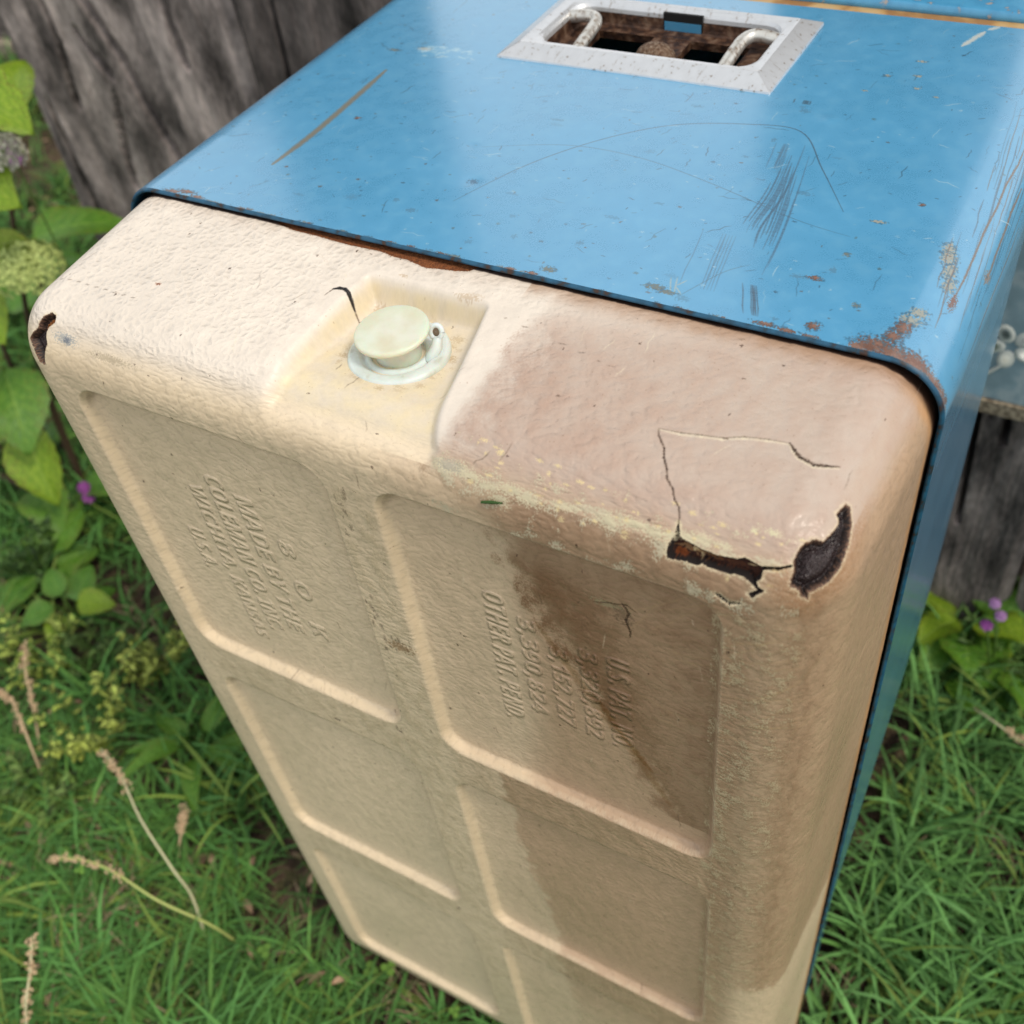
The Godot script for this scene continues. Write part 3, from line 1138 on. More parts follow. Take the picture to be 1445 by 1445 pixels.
	# rusty corner chips under the shell's rim and odd marks
	for q in [[-1143, 388, 11, 7], [-1703, 764, 7, 5]]:
		cv.blob(Vector2(q[0] * 1e-4, -q[1] * 1e-4), q[2] * 1e-4, q[3] * 1e-4, Color(0.50, 0.28, 0.18), 0.9, 0.8, nz, 2500.0)
	# hairline scratches and specks everywhere
	for q in 170:
		var p := Vector2(rng.randf_range(-0.17, 0.18), rng.randf_range(-0.08, 0.50))
		var an := rng.randf_range(0.9, 2.2)
		var ln := rng.randf_range(0.002, 0.012)
		var lt := rng.randf() < 0.6
		cv.stroke(wander(p, p + Vector2(cos(an), sin(an)) * ln, 4, ln * 0.06), rng.randf_range(0.00008, 0.00018), Color(0.93, 0.88, 0.76) if lt else Color(0.33, 0.26, 0.20), rng.randf_range(0.25, 0.6), -1.0, 0.03)
	for q in 190:
		var p := Vector2(rng.randf_range(-0.17, 0.20), rng.randf_range(-0.085, 0.40))
		cv.blob(p, rng.randf_range(0.0002, 0.0006), rng.randf_range(0.0002, 0.0007), Color(0.24, 0.17, 0.13), rng.randf_range(0.4, 0.85), -1.0, nz, 4000.0)
	for q in 26:
		var p := Vector2(rng.randf_range(0.10, 0.17), rng.randf_range(0.04, 0.12))
		cv.stroke(wander(p, p + Vector2(rng.randf_range(0.01, 0.04), rng.randf_range(-0.03, 0.01)), 5, 0.0008), 0.00012, Color(0.78, 0.67, 0.48), 0.4)


func corner_holes(cv: Canvas) -> void:
	var nz := noise(302, 1.0, 3)
	# holes at the corners, found through their place in space
	for sd in [1.0, -1.0]:
		var hp := hole_b if sd > 0.0 else hole_d
		var lo_a := 0.148
		for py in range(int((V0 - 0.045) * cv.sy), int((V0 + 0.045) * cv.sy)):
			for q in int(0.075 * cv.sx):
				var a: float = sd * (lo_a + q / cv.sx)
				var b := V0 - (py + 0.5) / cv.sy
				if absf(a) > HX and b > 0.0: continue
				var p := tray_pos(a, b)
				var dist := poly_dist(corner2(p, sd), hp) + 0.00035 * nz.get_noise_2d(a * 5000.0, b * 5000.0)
				var px := int((a - U0) * cv.sx)
				var lip := 0.0004 + 0.0011 * nz.get_noise_2d(a * 2600.0 + 40.0, b * 2600.0)
				if dist > 0.0 and dist < 0.0013 and dist >= lip * 0.9 + 0.0002:
					cv.put(px, py, Color(0.10, 0.065, 0.06), 1.0, 0.5)
				elif dist > 0.0 and dist < lip * 0.9 + 0.0002:
					cv.put(px, py, Color(0.46, 0.34, 0.26), 1.0, 0.7)
				elif dist > 0.0:
					cv.z[py * NT + px] += 0.35 * nz.get_noise_2d(a * 700.0, b * 700.0) + 0.10 * nz.get_noise_2d(a * 2400.0, b * 2400.0)
					var mixn := clampf(0.5 + nz.get_noise_2d(a * 900.0, b * 900.0), 0.0, 1.0)
					var cc := Color(0.10, 0.065, 0.065).lerp(Color(0.26, 0.19, 0.19), mixn * mixn)
					if sd < 0.0 and p.y > -0.0145 and p.z < 0.083: cc = Color(0.68, 0.44, 0.22).lerp(Color(0.4, 0.22, 0.1), mixn)
					if sd > 0.0 and p.z < 0.056: cc = cc.lerp(Color(0.42, 0.20, 0.10), 0.5 * mixn)
					cc = cc.lerp(Color(0.36, 0.33, 0.33), 0.55 * smoothstep(0.0020, 0.0045, dist) * clampf(0.6 + nz.get_noise_2d(a * 500.0, b * 500.0), 0.0, 1.0))  # lighter grey paints a highlight on the bulged steel
					cv.put(px, py, cc, 1.0, 0.27)
				elif dist > -lip:
					cv.put(px, py, Color(0.88, 0.82, 0.68), 0.8, 0.8)
				elif dist > -0.010 and sd > 0.0 and b < -0.004:
					cv.put(px, py, Color(0.50, 0.30, 0.14), 0.35 * smoothstep(-0.010, -0.001, dist) * clampf(0.6 + nz.get_noise_2d(a * 1500.0, b * 400.0), 0.0, 1.0), -1.0)


# raised letters moulded into the two upper panels, running down the face
func lettering(cv: Canvas) -> void:
	var lines := [
		# text, a of its middle, b where it starts, b where it ends, height of the letters
		["8   O   K", -0.0550, -0.092, -0.160, 0.0088],
		["MADE BY THE", -0.0705, -0.071, -0.162, 0.0098],
		["COLEMAN CO. INC.", -0.0850, -0.064, -0.170, 0.0098],
		["WICHITA, KANSAS", -0.0992, -0.074, -0.182, 0.0098],
		["U.S.A.", -0.1130, -0.108, -0.136, 0.0094],
		["U.S. PAT. NO.", 0.1025, -0.086, -0.147, 0.0094],
		["3,320,892", 0.0895, -0.088, -0.147, 0.0094],
		["3,152,727", 0.0765, -0.094, -0.146, 0.0094],
		["3,390,824", 0.0638, -0.082, -0.146, 0.0094],
		["OTHER PAT. PEND.", 0.0510, -0.073, -0.159, 0.0094]]
	var font := SystemFont.new()
	font.font_names = PackedStringArray(["Droid Sans"])
	font.font_weight = 700
	for l in lines:
		var tm := TextMesh.new()
		tm.font = font
		tm.text = l[0]
		tm.font_size = 32
		tm.pixel_size = 0.01
		tm.depth = 0.02
		tm.curve_step = 0.5
		var arr := tm.get_mesh_arrays()
		var vs: PackedVector3Array = arr[Mesh.ARRAY_VERTEX]
		var ns: PackedVector3Array = arr[Mesh.ARRAY_NORMAL]
		var ix: PackedInt32Array = arr[Mesh.ARRAY_INDEX]
		var lo := Vector3(1e9, 1e9, 1e9)
		var hi := -lo
		for p in vs:
			lo = lo.min(p)
			hi = hi.max(p)
		var x0 := int((l[1] - 0.007 - U0) * cv.sx)
		var x1 := int((l[1] + 0.007 - U0) * cv.sx)
		var y0 := int((V0 - l[2] - 0.003) * cv.sy)
		var y1 := int((V0 - l[3] + 0.003) * cv.sy)
		var w := x1 - x0
		var h := y1 - y0
		var buf := PackedFloat32Array()
		buf.resize(w * h)
		for t in range(0, ix.size(), 3):
			if ns[ix[t]].z < 0.5: continue
			var tp := PackedVector2Array()
			for j in 3:
				var p := vs[ix[t + j]]
				var along_ := (p.x - lo.x) / (hi.x - lo.x)
				var up := (p.y - (lo.y + hi.y) * 0.5) / (hi.y - lo.y)
				var a: float = l[1] + up * l[4]
				var b := lerpf(l[2], l[3], along_)
				tp.append(Vector2((a - U0) * cv.sx - x0, (V0 - b) * cv.sy - y0))
			var mn := tp[0].min(tp[1]).min(tp[2])
			var mx := tp[0].max(tp[1]).max(tp[2])
			for py in range(maxi(int(mn.y), 0), mini(int(mx.y) + 1, h)):
				for px in range(maxi(int(mn.x), 0), mini(int(mx.x) + 1, w)):
					if Geometry2D.point_is_inside_triangle(Vector2(px + 0.5, py + 0.5), tp[0], tp[1], tp[2]):
						buf[py * w + px] = 1.0
		for pass_ in 6:
			var nb := buf.duplicate()
			for py in range(1, h - 1):
				for px in range(1, w - 1):
					var k := py * w + px
					nb[k] = (buf[k] * 2.0 + buf[k - 1] + buf[k + 1] + buf[k - w] + buf[k + w]) / 6.0
			buf = nb
		for py in h:
			for px in w:
				var r := buf[py * w + px]
				if r > 0.002:
					cv.z[(y0 + py) * NT + x0 + px] += 0.9 * minf(r * 1.35, 1.0)


func shell_profile(s: float, ins := 0.0) -> Array:   # point and outward normal at length s from the middle of the top, clockwise seen from +z
	var hw := 0.18 - ins
	var r := 0.022 - ins
	var side := 1.0 if s >= 0.0 else -1.0
	var q := absf(s)
	var flat_ := 0.18 - 0.022
	var arc := 0.022 * PI / 2
	var p := Vector2()
	var n := Vector2()
	if q <= flat_:
		p = Vector2(q, -ins); n = Vector2(0, 1)
	elif q <= flat_ + arc:
		var an := (q - flat_) / 0.022
		n = Vector2(sin(an), cos(an))
		p = Vector2(flat_, -0.022) + n * r
	else:
		p = Vector2(hw, -0.022 - (q - flat_ - arc)); n = Vector2(1, 0)
	return [Vector2(p.x * side, p.y), Vector2(n.x * side, n.y)]


func shell_point(s: float, z: float, ins := 0.0) -> Vector3:
	var pr := shell_profile(s, ins)
	var p: Vector2 = pr[0]
	# the sides bow inwards towards the back, more so low down
	var zs := lerpf(-0.05, 0.09, smoothstep(-0.46, -0.25, p.y))
	var bow := 0.45 * pow(maxf(0.0, -z - zs), 2.0) * smoothstep(-0.004, -0.05, p.y)
	var x := p.x - signf(p.x) * bow
	var y := p.y + 0.0012 * cos(clampf(s, -0.16, 0.16) / 0.16 * PI * 0.5) * sin(clampf(-z / 0.245, 0.0, 1.0) * PI)
	return Vector3(x, y, z)


func shell_surface(ss: PackedFloat32Array, zs: PackedFloat32Array, s_lo: float, s_hi: float, hole := false) -> MB:
	var mb := MB.new()
	var nu := ss.size()
	var pts := PackedVector3Array()
	var uvs := PackedVector2Array()
	for z in zs:
		for s in ss:
			pts.append(shell_point(s, z))
			uvs.append(Vector2((s - s_lo) / (s_hi - s_lo), -z / 0.245))
	mb.grid(pts, nu, zs.size(), uvs)
	# rows run from the rim to the back: turn the faces outwards, and leave out those under the handle plate
	var idx := PackedInt32Array()
	for r in zs.size() - 1:
		for q in nu - 1:
			if hole and ss[q] > -0.0605 and ss[q + 1] < 0.0535 and zs[r] < -0.163 and zs[r + 1] > -0.2195:
				continue
			var a := r * nu + q
			idx.append_array([a, a + nu + 1, a + 1, a, a + nu, a + nu + 1])
	mb.i = idx
	for k in mb.n.size():
		mb.n[k] = -mb.n[k]
	return mb


func shell_canvas() -> Canvas:
	var cv := Canvas.new()
	cv.w = 2048
	cv.h = 1150
	cv.x0 = -0.2206
	cv.y0 = 0.0
	cv.sx = 2048 / 0.4412
	cv.sy = 1150 / 0.245
	var a := nbytes(noise(401, 0.012, 4), 512, 288, cv.w, cv.h)
	var b := nbytes(noise(402, 0.03, 5), 1024, 575, cv.w, cv.h)
	var c := nbytes(noise(403, 0.25, 2), cv.w, cv.h, cv.w, cv.h)
	cv.d.resize(cv.w * cv.h * 4)
	cv.z.resize(cv.w * cv.h)
	for k in cv.w * cv.h:
		var g := (a[k] - 128) / 128.0
		var m := (b[k] - 128) / 128.0
		var f := (c[k] - 128) / 128.0
		var v := 1.0 + 0.02 * g + 0.018 * m + 0.015 * f
		cv.d[k * 4] = int(255 * clampf(0.33 * v + 0.035 * maxf(m, 0.0), 0.0, 1.0))
		cv.d[k * 4 + 1] = int(255 * clampf(0.625 * v + 0.015 * maxf(m, 0.0), 0.0, 1.0))
		cv.d[k * 4 + 2] = int(255 * clampf(0.79 * v, 0.0, 1.0))
		cv.d[k * 4 + 3] = int(255 * clampf(0.30 + 0.03 * g + 0.04 * m + 0.03 * f, 0.1, 0.9))
		cv.z[k] = 0.05 * g + 0.008 * m + 0.0015 * f
	return cv


# top-face coordinates (x, z) to the shell sheet (s, -z)
func sh(p: PackedVector2Array) -> PackedVector2Array:
	var o := PackedVector2Array()
	for q in p:
		var s := q.x
		if absf(s) > 0.158: s = signf(s) * (0.158 + (absf(s) - 0.158) * 1.2)
		o.append(Vector2(s, -q.y))
	return o


func shell_details(cv: Canvas) -> void:
	var nz := noise(451, 1.0, 3)
	var grey := Color(0.55, 0.56, 0.52)
	var steel := Color(0.42, 0.41, 0.37)
	var rust := Color(0.38, 0.22, 0.15)
	var teal := Color(0.13, 0.32, 0.42)
	var pale := Color(0.66, 0.78, 0.84)
	# long gouge
	var gg := curve(sh(mm([-1183, -352, -1168, -619, -1178, -978, -1193, -1274])))
	cv.stroke(gg, 0.0021, Color(0.34, 0.50, 0.58), 0.7, 0.6, 0.0, true, 0.4, nz)
	cv.stroke(gg, 0.0014, Color(0.44, 0.43, 0.38), 0.95, 0.7, 0.10, true, 0.7, nz)
	# thin arcs
	cv.stroke(curve(sh(mm([-246, -347, -88, -688, 119, -968, 355, -1167, 632, -1264, 871, -1276, 1042, -1026, 1209, -762])), 8), 0.00028, Color(0.24, 0.36, 0.44), 0.75, -1.0, 0.05)
	cv.stroke(curve(sh(mm([-351, -757, -4, -879, 322, -880, 667, -792, 1056, -658, 1281, -613])), 8), 0.00022, Color(0.26, 0.40, 0.48), 0.6, -1.0, 0.04)
	cv.stroke(curve(sh(mm([840, -60, 935, -250, 1010, -330])), 8), 0.0002, Color(0.26, 0.40, 0.48), 0.5)
	# bundles of brush-like scrapes
	for q in 11:
		var o := rng.randf_range(-0.0042, 0.0042)
		var t0 := rng.randf_range(0.0, 0.3)
		var t1 := rng.randf_range(0.6, 1.0)
		for br in [[880, -1206, 928, -824, 927, -563, 952, -425], [921, -1130, 987, -738, 1019, -497, 1037, -269]]:
			var base := curve(sh(mm(br)), 8)
			var cut := PackedVector2Array()
			for e in base.size():
				var t := e / float(base.size() - 1)
				if t >= t0 and t <= t1: cut.append(base[e] + Vector2(o, 0))
			if cut.size() > 2:
				cv.stroke(cut, rng.randf_range(0.00015, 0.0004), Color(0.22, 0.37, 0.47), 0.55, 0.6, 0.02, true, 0.8, nz)
	for q in 7:
		var o := rng.randf_range(-0.003, 0.003)
		cv.stroke(wander(Vector2(0.0837 + o, 0.1162), Vector2(0.0862 + o, 0.0968), 4, 0.0003), 0.0003, Color(0.30, 0.46, 0.57), 0.5)
		cv.stroke(wander(Vector2(0.1051 + o, 0.022), Vector2(0.1115 + o, 0.006), 4, 0.0003), 0.00025, Color(0.24, 0.34, 0.42), 0.6)
		cv.stroke(wander(Vector2(0.084 + 2.5 * o, 0.048), Vector2(0.089 + 2.5 * o, 0.014), 4, 0.0003), 0.00016, Color(0.24, 0.34, 0.42), 0.5)
		cv.stroke(wander(Vector2(0.0795 + o * 1.3, 0.1535), Vector2(0.0798 + o * 1.3, 0.150), 3, 0.0002), 0.0003, Color(0.25, 0.38, 0.46), 0.7)
	# little white word-like scrape
	for q in [[0.0779, 0.0165, 0.0812, 0.0080], [0.0800, 0.0172, 0.0826, 0.0085], [0.0838, 0.0168, 0.0812, 0.0125], [0.0815, 0.0122, 0.0850, 0.0085]]:
		cv.stroke(wander(Vector2(q[0], q[1]), Vector2(q[2], q[3]), 3, 0.0002), 0.0003, Color(0.62, 0.68, 0.68), 0.7)
	# chips and rust
	var chips := [[1613, -265, 26, 22, 0], [1600, -215, 30, 24, 0], [1590, -165, 26, 34, 2], [1575, -110, 26, 30, 2], [1545, -50, 60, 34, 2], [1600, -30, 60, 36, 2], [1655, -28, 50, 40, 2], [1612, -659, 20, 30, 0], [1622, -610, 24, 34, 0], [1640, -540, 20, 40, 0], [1655, -470, 20, 36, 0],
		[1245, -331, 22, 10, 2], [1324, -74, 20, 18, 2], [1347, -739, 22, 9, 0], [1303, -503, 12, 10, 1], [1174, -30, 34, 10, 2], [1250, -20, 30, 12, 2], [1330, -15, 26, 10, 2], [202, -16, 18, 8, 2], [290, -18, 22, 8, 2], [-1416, -40, 40, 12, 2], [-1480, -22, 40, 12, 2], [-1340, -20, 30, 10, 2], [749, -95, 34, 14, 1], [796, -81, 30, 10, 1],
		[-1047, -818, 14, 10, 2], [-1128, -1530, 30, 14, 0], [-1280, -1480, 26, 10, 1], [340, -60, 22, 14, 1], [-40, -15, 22, 8, 1], [1420, -230, 12, 10, 1], [1460, -900, 10, 8, 2], [1160, -2020, 18, 8, 0], [1180, -1880, 16, 8, 0], [1205, -1770, 14, 7, 0], [1060, -1850, 14, 9, 0], [1010, -1690, 10, 6, 0], [1300, -1720, 9, 6, 0]]
	for c in chips:
		var at := sh(PackedVector2Array([Vector2(c[0], c[1]) * 1e-4]))[0]
		var col := [Color(0.60, 0.60, 0.55), Color(0.40, 0.44, 0.42), Color(0.40, 0.25, 0.19)][c[4]] as Color
		cv.blob(at, c[2] * 1.25e-4, c[3] * 1.25e-4, teal, 0.55, 0.5, nz, 900.0)
		cv.blob(at, c[2] * 1e-4, c[3] * 1e-4, col, 0.95, 0.75, nz, 1600.0, 0.06)
		if c[4] == 2:
			cv.blob(at + Vector2(0.0003, 0.0004), c[2] * 0.5e-4, c[3] * 0.6e-4, Color(0.58, 0.42, 0.34), 0.7, 0.9, nz, 3500.0)
	# rust and teal ring along the rim at the right corner
	for q in 46:
		var s := rng.randf_range(0.146, 0.194)
		cv.blob(Vector2(s, rng.randf_range(0.0, 0.0035)), rng.randf_range(0.001, 0.003), rng.randf_range(0.0008, 0.0022), rust.lerp(Color(0.55, 0.42, 0.36), rng.randf()), 0.85, 0.9, nz, 2500.0)
	for q in 90:
		cv.blob(Vector2(rng.randf_range(-0.19, 0.21), rng.randf_range(0.0, 0.0016)), rng.randf_range(0.0006, 0.0028), rng.randf_range(0.0003, 0.0009), [rust, teal, steel][rng.randi() % 3], 0.8, 0.8, nz, 2500.0)
	# white scratches in the far right corner
	cv.stroke(sh(mm([1283, -2215, 1342, -2379])), 0.0013, Color(0.74, 0.76, 0.74), 0.95, 0.7, 0.05, true, 0.8, nz)
	cv.stroke(sh(mm([1352, -2404, 1389, -2444])), 0.0012, Color(0.74, 0.76, 0.74), 0.9, 0.7, 0.05, true, 0.8, nz)
	# whitish worn streak left of the handle
	for q in 34:
		cv.blob(Vector2(rng.randf_range(-0.115, -0.085), rng.randf_range(0.146, 0.158)), rng.randf_range(0.0006, 0.0022), rng.randf_range(0.0005, 0.0016), Color(0.74, 0.84, 0.88), 0.5, 0.5, nz, 2000.0)
	# scrapes along the right bend
	for q in 44:
		var s0 := rng.randf_range(0.163, 0.186)
		var z0 := rng.randf_range(0.02, 0.15)
		var ln := rng.randf_range(0.012, 0.07)
		var warm := rng.randf() < 0.4
		cv.stroke(wander(Vector2(s0, z0), Vector2(s0 - ln * 0.08, z0 + ln), 5, 0.0004), rng.randf_range(0.00008, 0.00022), Color(0.40, 0.30, 0.26) if warm else Color(0.22, 0.36, 0.45), 0.75, -1.0, 0.02, true, 0.8, nz)
	for br in [[0.1700, 0.037, 0.1712, 0.152, 0.0004], [0.1790, 0.062, 0.1772, 0.126, 0.00045], [0.1885, 0.03, 0.185, 0.11, 0.0003]]:
		cv.stroke(wander(Vector2(br[0], br[1]), Vector2(br[2], br[3]), 7, 0.0006), br[4], Color(0.46, 0.37, 0.32), 0.9, 0.8, 0.04, true, 0.9, nz)
	cv.blob(Vector2(0.1705, 0.040), 0.0014, 0.0040, Color(0.45, 0.28, 0.22), 0.9, 0.8, nz, 2200.0)
	cv.blob(Vector2(0.1792, 0.067), 0.0016, 0.0030, Color(0.52, 0.44, 0.38), 0.9, 0.8, nz, 2200.0)
	# dull dents
	var dents := [[0.0946, 0.1410, 0.0034, -0.40], [-0.1580, 0.0484, 0.004, -0.35], [-0.0246, 0.0501, 0.0036, 0.5], [-0.075, 0.086, 0.005, 0.25], [-0.04, 0.075, 0.003, 0.2], [-0.152, 0.115, 0.003, -0.3]]
	for q in 16: dents.append([rng.randf_range(-0.14, 0.15), rng.randf_range(0.02, 0.15), rng.randf_range(0.003, 0.008), rng.randf_range(-0.12, 0.15)])
	for q in dents:
		for py in range(int((q[1] - 0.012) * cv.sy), int((q[1] + 0.012) * cv.sy)):
			for px in range(int((q[0] - 0.012 - cv.x0) * cv.sx), int((q[0] + 0.012 - cv.x0) * cv.sx)):
				var p := Vector2(cv.x0 + px / cv.sx, py / cv.sy)
				cv.z[clampi(py, 0, cv.h - 1) * cv.w + px] -= q[3] * exp(-pow(p.distance_to(Vector2(q[0], q[1])) / q[2], 2.0))
	cv.blob(Vector2(-0.0246, 0.0501), 0.0022, 0.0016, Color(0.16, 0.34, 0.46), 0.7, 0.5, nz, 1500.0)
	# countless small scratches, nicks and flyspecks
	for q in 520:
		var p := Vector2(rng.randf_range(-0.165, 0.175), rng.randf_range(0.002, 0.24))
		var ln := 0.0012 + 0.010 * pow(rng.randf(), 3.0)
		var an := rng.randf_range(-0.6, 1.9)
		var lt := rng.randf() < 0.28
		cv.stroke(wander(p, p + Vector2(cos(an), sin(an)) * ln, 4, ln * 0.07), rng.randf_range(0.00008, 0.00022), pale if lt else Color(0.19, 0.34, 0.43), rng.randf_range(0.35, 0.9), -1.0, 0.015)
	for q in 330:
		var p := Vector2(rng.randf_range(-0.165, 0.185), pow(rng.randf(), 1.4) * 0.24)
		var col := [Color(0.17, 0.31, 0.40), Color(0.30, 0.40, 0.42), Color(0.36, 0.28, 0.25), pale][rng.randi() % 4] as Color
		cv.blob(p, rng.randf_range(0.0002, 0.0009), rng.randf_range(0.0002, 0.0007), col, rng.randf_range(0.4, 0.85), -1.0, nz, 3500.0)
	for q in 40:
		var p := Vector2(rng.randf_range(-0.12, 0.15), rng.randf_range(0.0, 0.16))
		cv.blob(p, rng.randf_range(0.001, 0.003), rng.randf_range(0.0006, 0.0018), Color(0.24, 0.42, 0.52), rng.randf_range(0.2, 0.5), 0.6, nz, 1500.0)


func loft(rings: Array, st: SurfaceTool) -> void:
	for k in rings.size() - 1:
		st.set_smooth_group(k + 1)
		var a: PackedVector3Array = rings[k]
		var b: PackedVector3Array = rings[k + 1]
		for q in a.size():
			var r := (q + 1) % a.size()
			for p in [a[q], b[r], a[r], a[q], b[q], b[r]]:
				st.add_vertex(p)


func ring(lo: Vector2, hi: Vector2, r: float, y: float) -> PackedVector3Array:   # rounded rectangle in x, z
	var o := PackedVector3Array()
	var cs := [Vector2(hi.x - r, hi.y - r), Vector2(lo.x + r, hi.y - r), Vector2(lo.x + r, lo.y + r), Vector2(hi.x - r, lo.y + r)]
	for k in 4:
		for q in 9:
			var an := PI / 2 * k + PI / 2 * q / 8.0
			var p: Vector2 = cs[k] + Vector2(cos(an), sin(an)) * r
			o.append(Vector3(p.x, y, p.y))
	return o


func cooler() -> void:
	panels = [
		[-0.1437, -0.0140, -0.0285, -0.2040], [0.0085, 0.1437, -0.0285, -0.2040],
		[-0.1437, -0.0140, -0.2330, -0.4040], [0.0085, 0.1437, -0.2330, -0.4040],
		[-0.1437, -0.0140, -0.4360, -0.6040], [0.0085, 0.1437, -0.4360, -0.6040]]
	hole_a = mm([1249, 24, 1265, -48, 1277, -56, 1341, -76, 1393, -80, 1453, -68, 1473, -52, 1529, -68, 1537, -84, 1537, -120, 1525, -132, 1533, -152, 1557, -160, 1533, -184, 1521, -204, 1509, -188, 1533, -164, 1513, -148, 1485, -132, 1453, -132, 1441, -140, 1377, -140, 1353, -132, 1337, -148, 1305, -144, 1241, -156, 1237, -136, 1237, -92, 1245, -60])
	hole_s = mm([1529, -68, 1593, -48, 1641, -20, 1641, -32, 1589, -64, 1533, -80])
	hole_c = mm([1401, -236, 1425, -236, 1449, -254, 1493, -240, 1453, -268, 1433, -258])
	hole_b = mm([1236, -169, 1253, -171, 1283, -137, 1309, -79, 1334, -13, 1338, 35, 1332, 65, 1320, 100, 1339, 114, 1313, 122, 1291, 117, 1266, 127, 1249, 111, 1237, 91, 1213, 70, 1201, 39, 1199, 14, 1211, -16, 1236, -31, 1244, -97, 1241, -111, 1223, -120])
	hole_d = mm([1113, 56, 1097, 76, 1105, 102, 1137, 115, 1156, 134, 1172, 169, 1261, 220, 1290, 199, 1269, 159, 1276, 111, 1187, 102, 1175, 83, 1148, 63])
	rust_gap = mm([-911, 920, -711, 930, -399, 935, 70, 925, 40, 868, -20, 850, -80, 842, -140, 830, -200, 844, -240, 852, -300, 850, -367, 864, -520, 858, -679, 866, -800, 868, -890, 884])
	stain_top = mm([560, 1000, 480, 900, 410, 820, 393, 652, 385, 412, 377, 244, 349, -36, 345, -100])
	wedge = mm([345, -92, 521, -284, 561, -468, 649, -708, 825, -1052, 1025, -1364, 1201, -1796, 1281, -1884])
	band_in = mm([420, -92, 640, -284, 700, -348, 890, -508, 1010, -692, 1080, -1092, 1140, -1460, 1281, -1884])

	var c := thing("cooler", "old blue steel cooler with a worn cream base, stood on its end in the grass", "cooler")
	var lift := Vector3(0, G, 0)
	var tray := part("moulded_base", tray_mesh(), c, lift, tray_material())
	tray.set_meta("label", "cream moulded base with ribbed panels, brown stain and cracked corners")

	# ---- shell
	var cv := shell_canvas()
	shell_details(cv)
	var blue := StandardMaterial3D.new()
	var bt := tex(cv.image())
	blue.albedo_texture = bt
	blue.roughness = 1.0
	blue.roughness_texture = bt
	blue.roughness_texture_channel = BaseMaterial3D.TEXTURE_CHANNEL_ALPHA
	blue.metallic_specular = 0.71
	blue.clearcoat_enabled = true
	blue.clearcoat = 1.0
	blue.clearcoat_roughness = 0.16
	blue.heightmap_enabled = true
	blue.heightmap_scale = 0.1
	blue.heightmap_texture = tex(cv.relief())
	blue.texture_repeat = false
	var plain_blue := tri_noise(411, 0.012, [Color(0.27, 0.57, 0.73), Color(0.31, 0.60, 0.76), Color(0.34, 0.63, 0.79)], [0.2, 0.5, 0.8], 3.0, 0.22)
	plain_blue.metallic_specular = 0.70
	plain_blue.clearcoat_enabled = true
	plain_blue.clearcoat = 0.9
	plain_blue.clearcoat_roughness = 0.16
	var sa := 0.2206
	var ss := span(-sa, sa, 0.004, [[-0.195, -0.157, 0.0015], [0.157, 0.195, 0.0015]])
	for e in [-0.060, 0.053]:
		ss.append(e)
	ss.sort()
	var zs := PackedFloat32Array()
	var zz := -0.0012
	while zz > -0.243:
		zs.append(zz)
		zz -= 0.004
	zs.append_array([-0.1635, -0.219, -0.245])
	zs.sort()
	zs.reverse()
	var am := ArrayMesh.new()
	shell_surface(ss, zs, -sa, sa, true).add_to(am, blue)
	for sd in [-1.0, 1.0]:
		var low := span(sa, 0.70, 0.012)
		if sd < 0.0:
			var rev := PackedFloat32Array()
			for q in range(low.size() - 1, -1, -1): rev.append(-low[q])
			low = rev
		shell_surface(low, zs, 0.0, 1.0).add_to(am, plain_blue)
	# rolled rim at the front
	var all := span(-0.70, 0.70, 0.006, [[-0.195, -0.157, 0.0015], [0.157, 0.195, 0.0015]])
	var rim := MB.new()
	var rp := PackedVector3Array()
	for rw in [[-0.0012, 0.0], [-0.0003, 0.0004], [0.0, 0.0011], [-0.0005, 0.0017], [-0.002, 0.0020], [-0.014, 0.0020]]:
		for s in all:
			rp.append(shell_point(s, rw[0], rw[1]))
	rim.grid(rp, all.size(), 6)
	rim.add_to(am, tri_noise(412, 0.05, [Color(0.24, 0.16, 0.12), Color(0.08, 0.22, 0.29), Color(0.11, 0.31, 0.42), Color(0.13, 0.35, 0.47)], [0.22, 0.27, 0.5, 0.7], 5.0, 0.45))
	part("steel_shell", am, c, lift)

	# ---- beige strip and lid at the back
	var strip := MB.new()
	var sp := PackedVector3Array()
	for rw in [[-0.243, 0.0015], [-0.2455, 0.0012], [-0.256, 0.0012], [-0.258, 0.004]]:
		for s in all:
			sp.append(shell_point(s, rw[0], rw[1]))
	strip.grid(sp, all.size(), 4)
	strip.flip()
	part("liner_strip", strip.mesh(tri_noise(421, 0.01, [Color(0.62, 0.45, 0.26), Color(0.74, 0.58, 0.36), Color(0.78, 0.65, 0.45)], [0.3, 0.5, 0.7], 6.0, 0.6)), c, lift)
	var lid := MB.new()
	var lp := PackedVector3Array()
	for rw in [[-0.258, 0.006], [-0.2535, 0.002], [-0.2530, 0.0], [-0.2537, -0.0022], [-0.2556, -0.003], [-0.262, -0.0032], [-0.29, -0.0036], [-0.318, -0.0034], [-0.326, -0.001], [-0.330, 0.006], [-0.331, 0.16]]:
		for s in all:
			var p := shell_point(s, rw[0], minf(rw[1], 0.02))
			if rw[1] > 0.1: p = Vector3(p.x * 0.1, lerpf(p.y, -0.3, 0.9), rw[0])
			lp.append(p)
	lid.grid(lp, all.size(), 11)
	lid.flip()
	var lid_mat := tri_noise(431, 0.022, [Color(0.62, 0.60, 0.58), Color(0.50, 0.36, 0.30), Color(0.26, 0.55, 0.71), Color(0.30, 0.60, 0.76)], [0.17, 0.19, 0.197, 0.7], 8.0, 0.3)
	lid_mat.metallic_specular = 0.65
	part("lid", lid.mesh(lid_mat), c, lift)

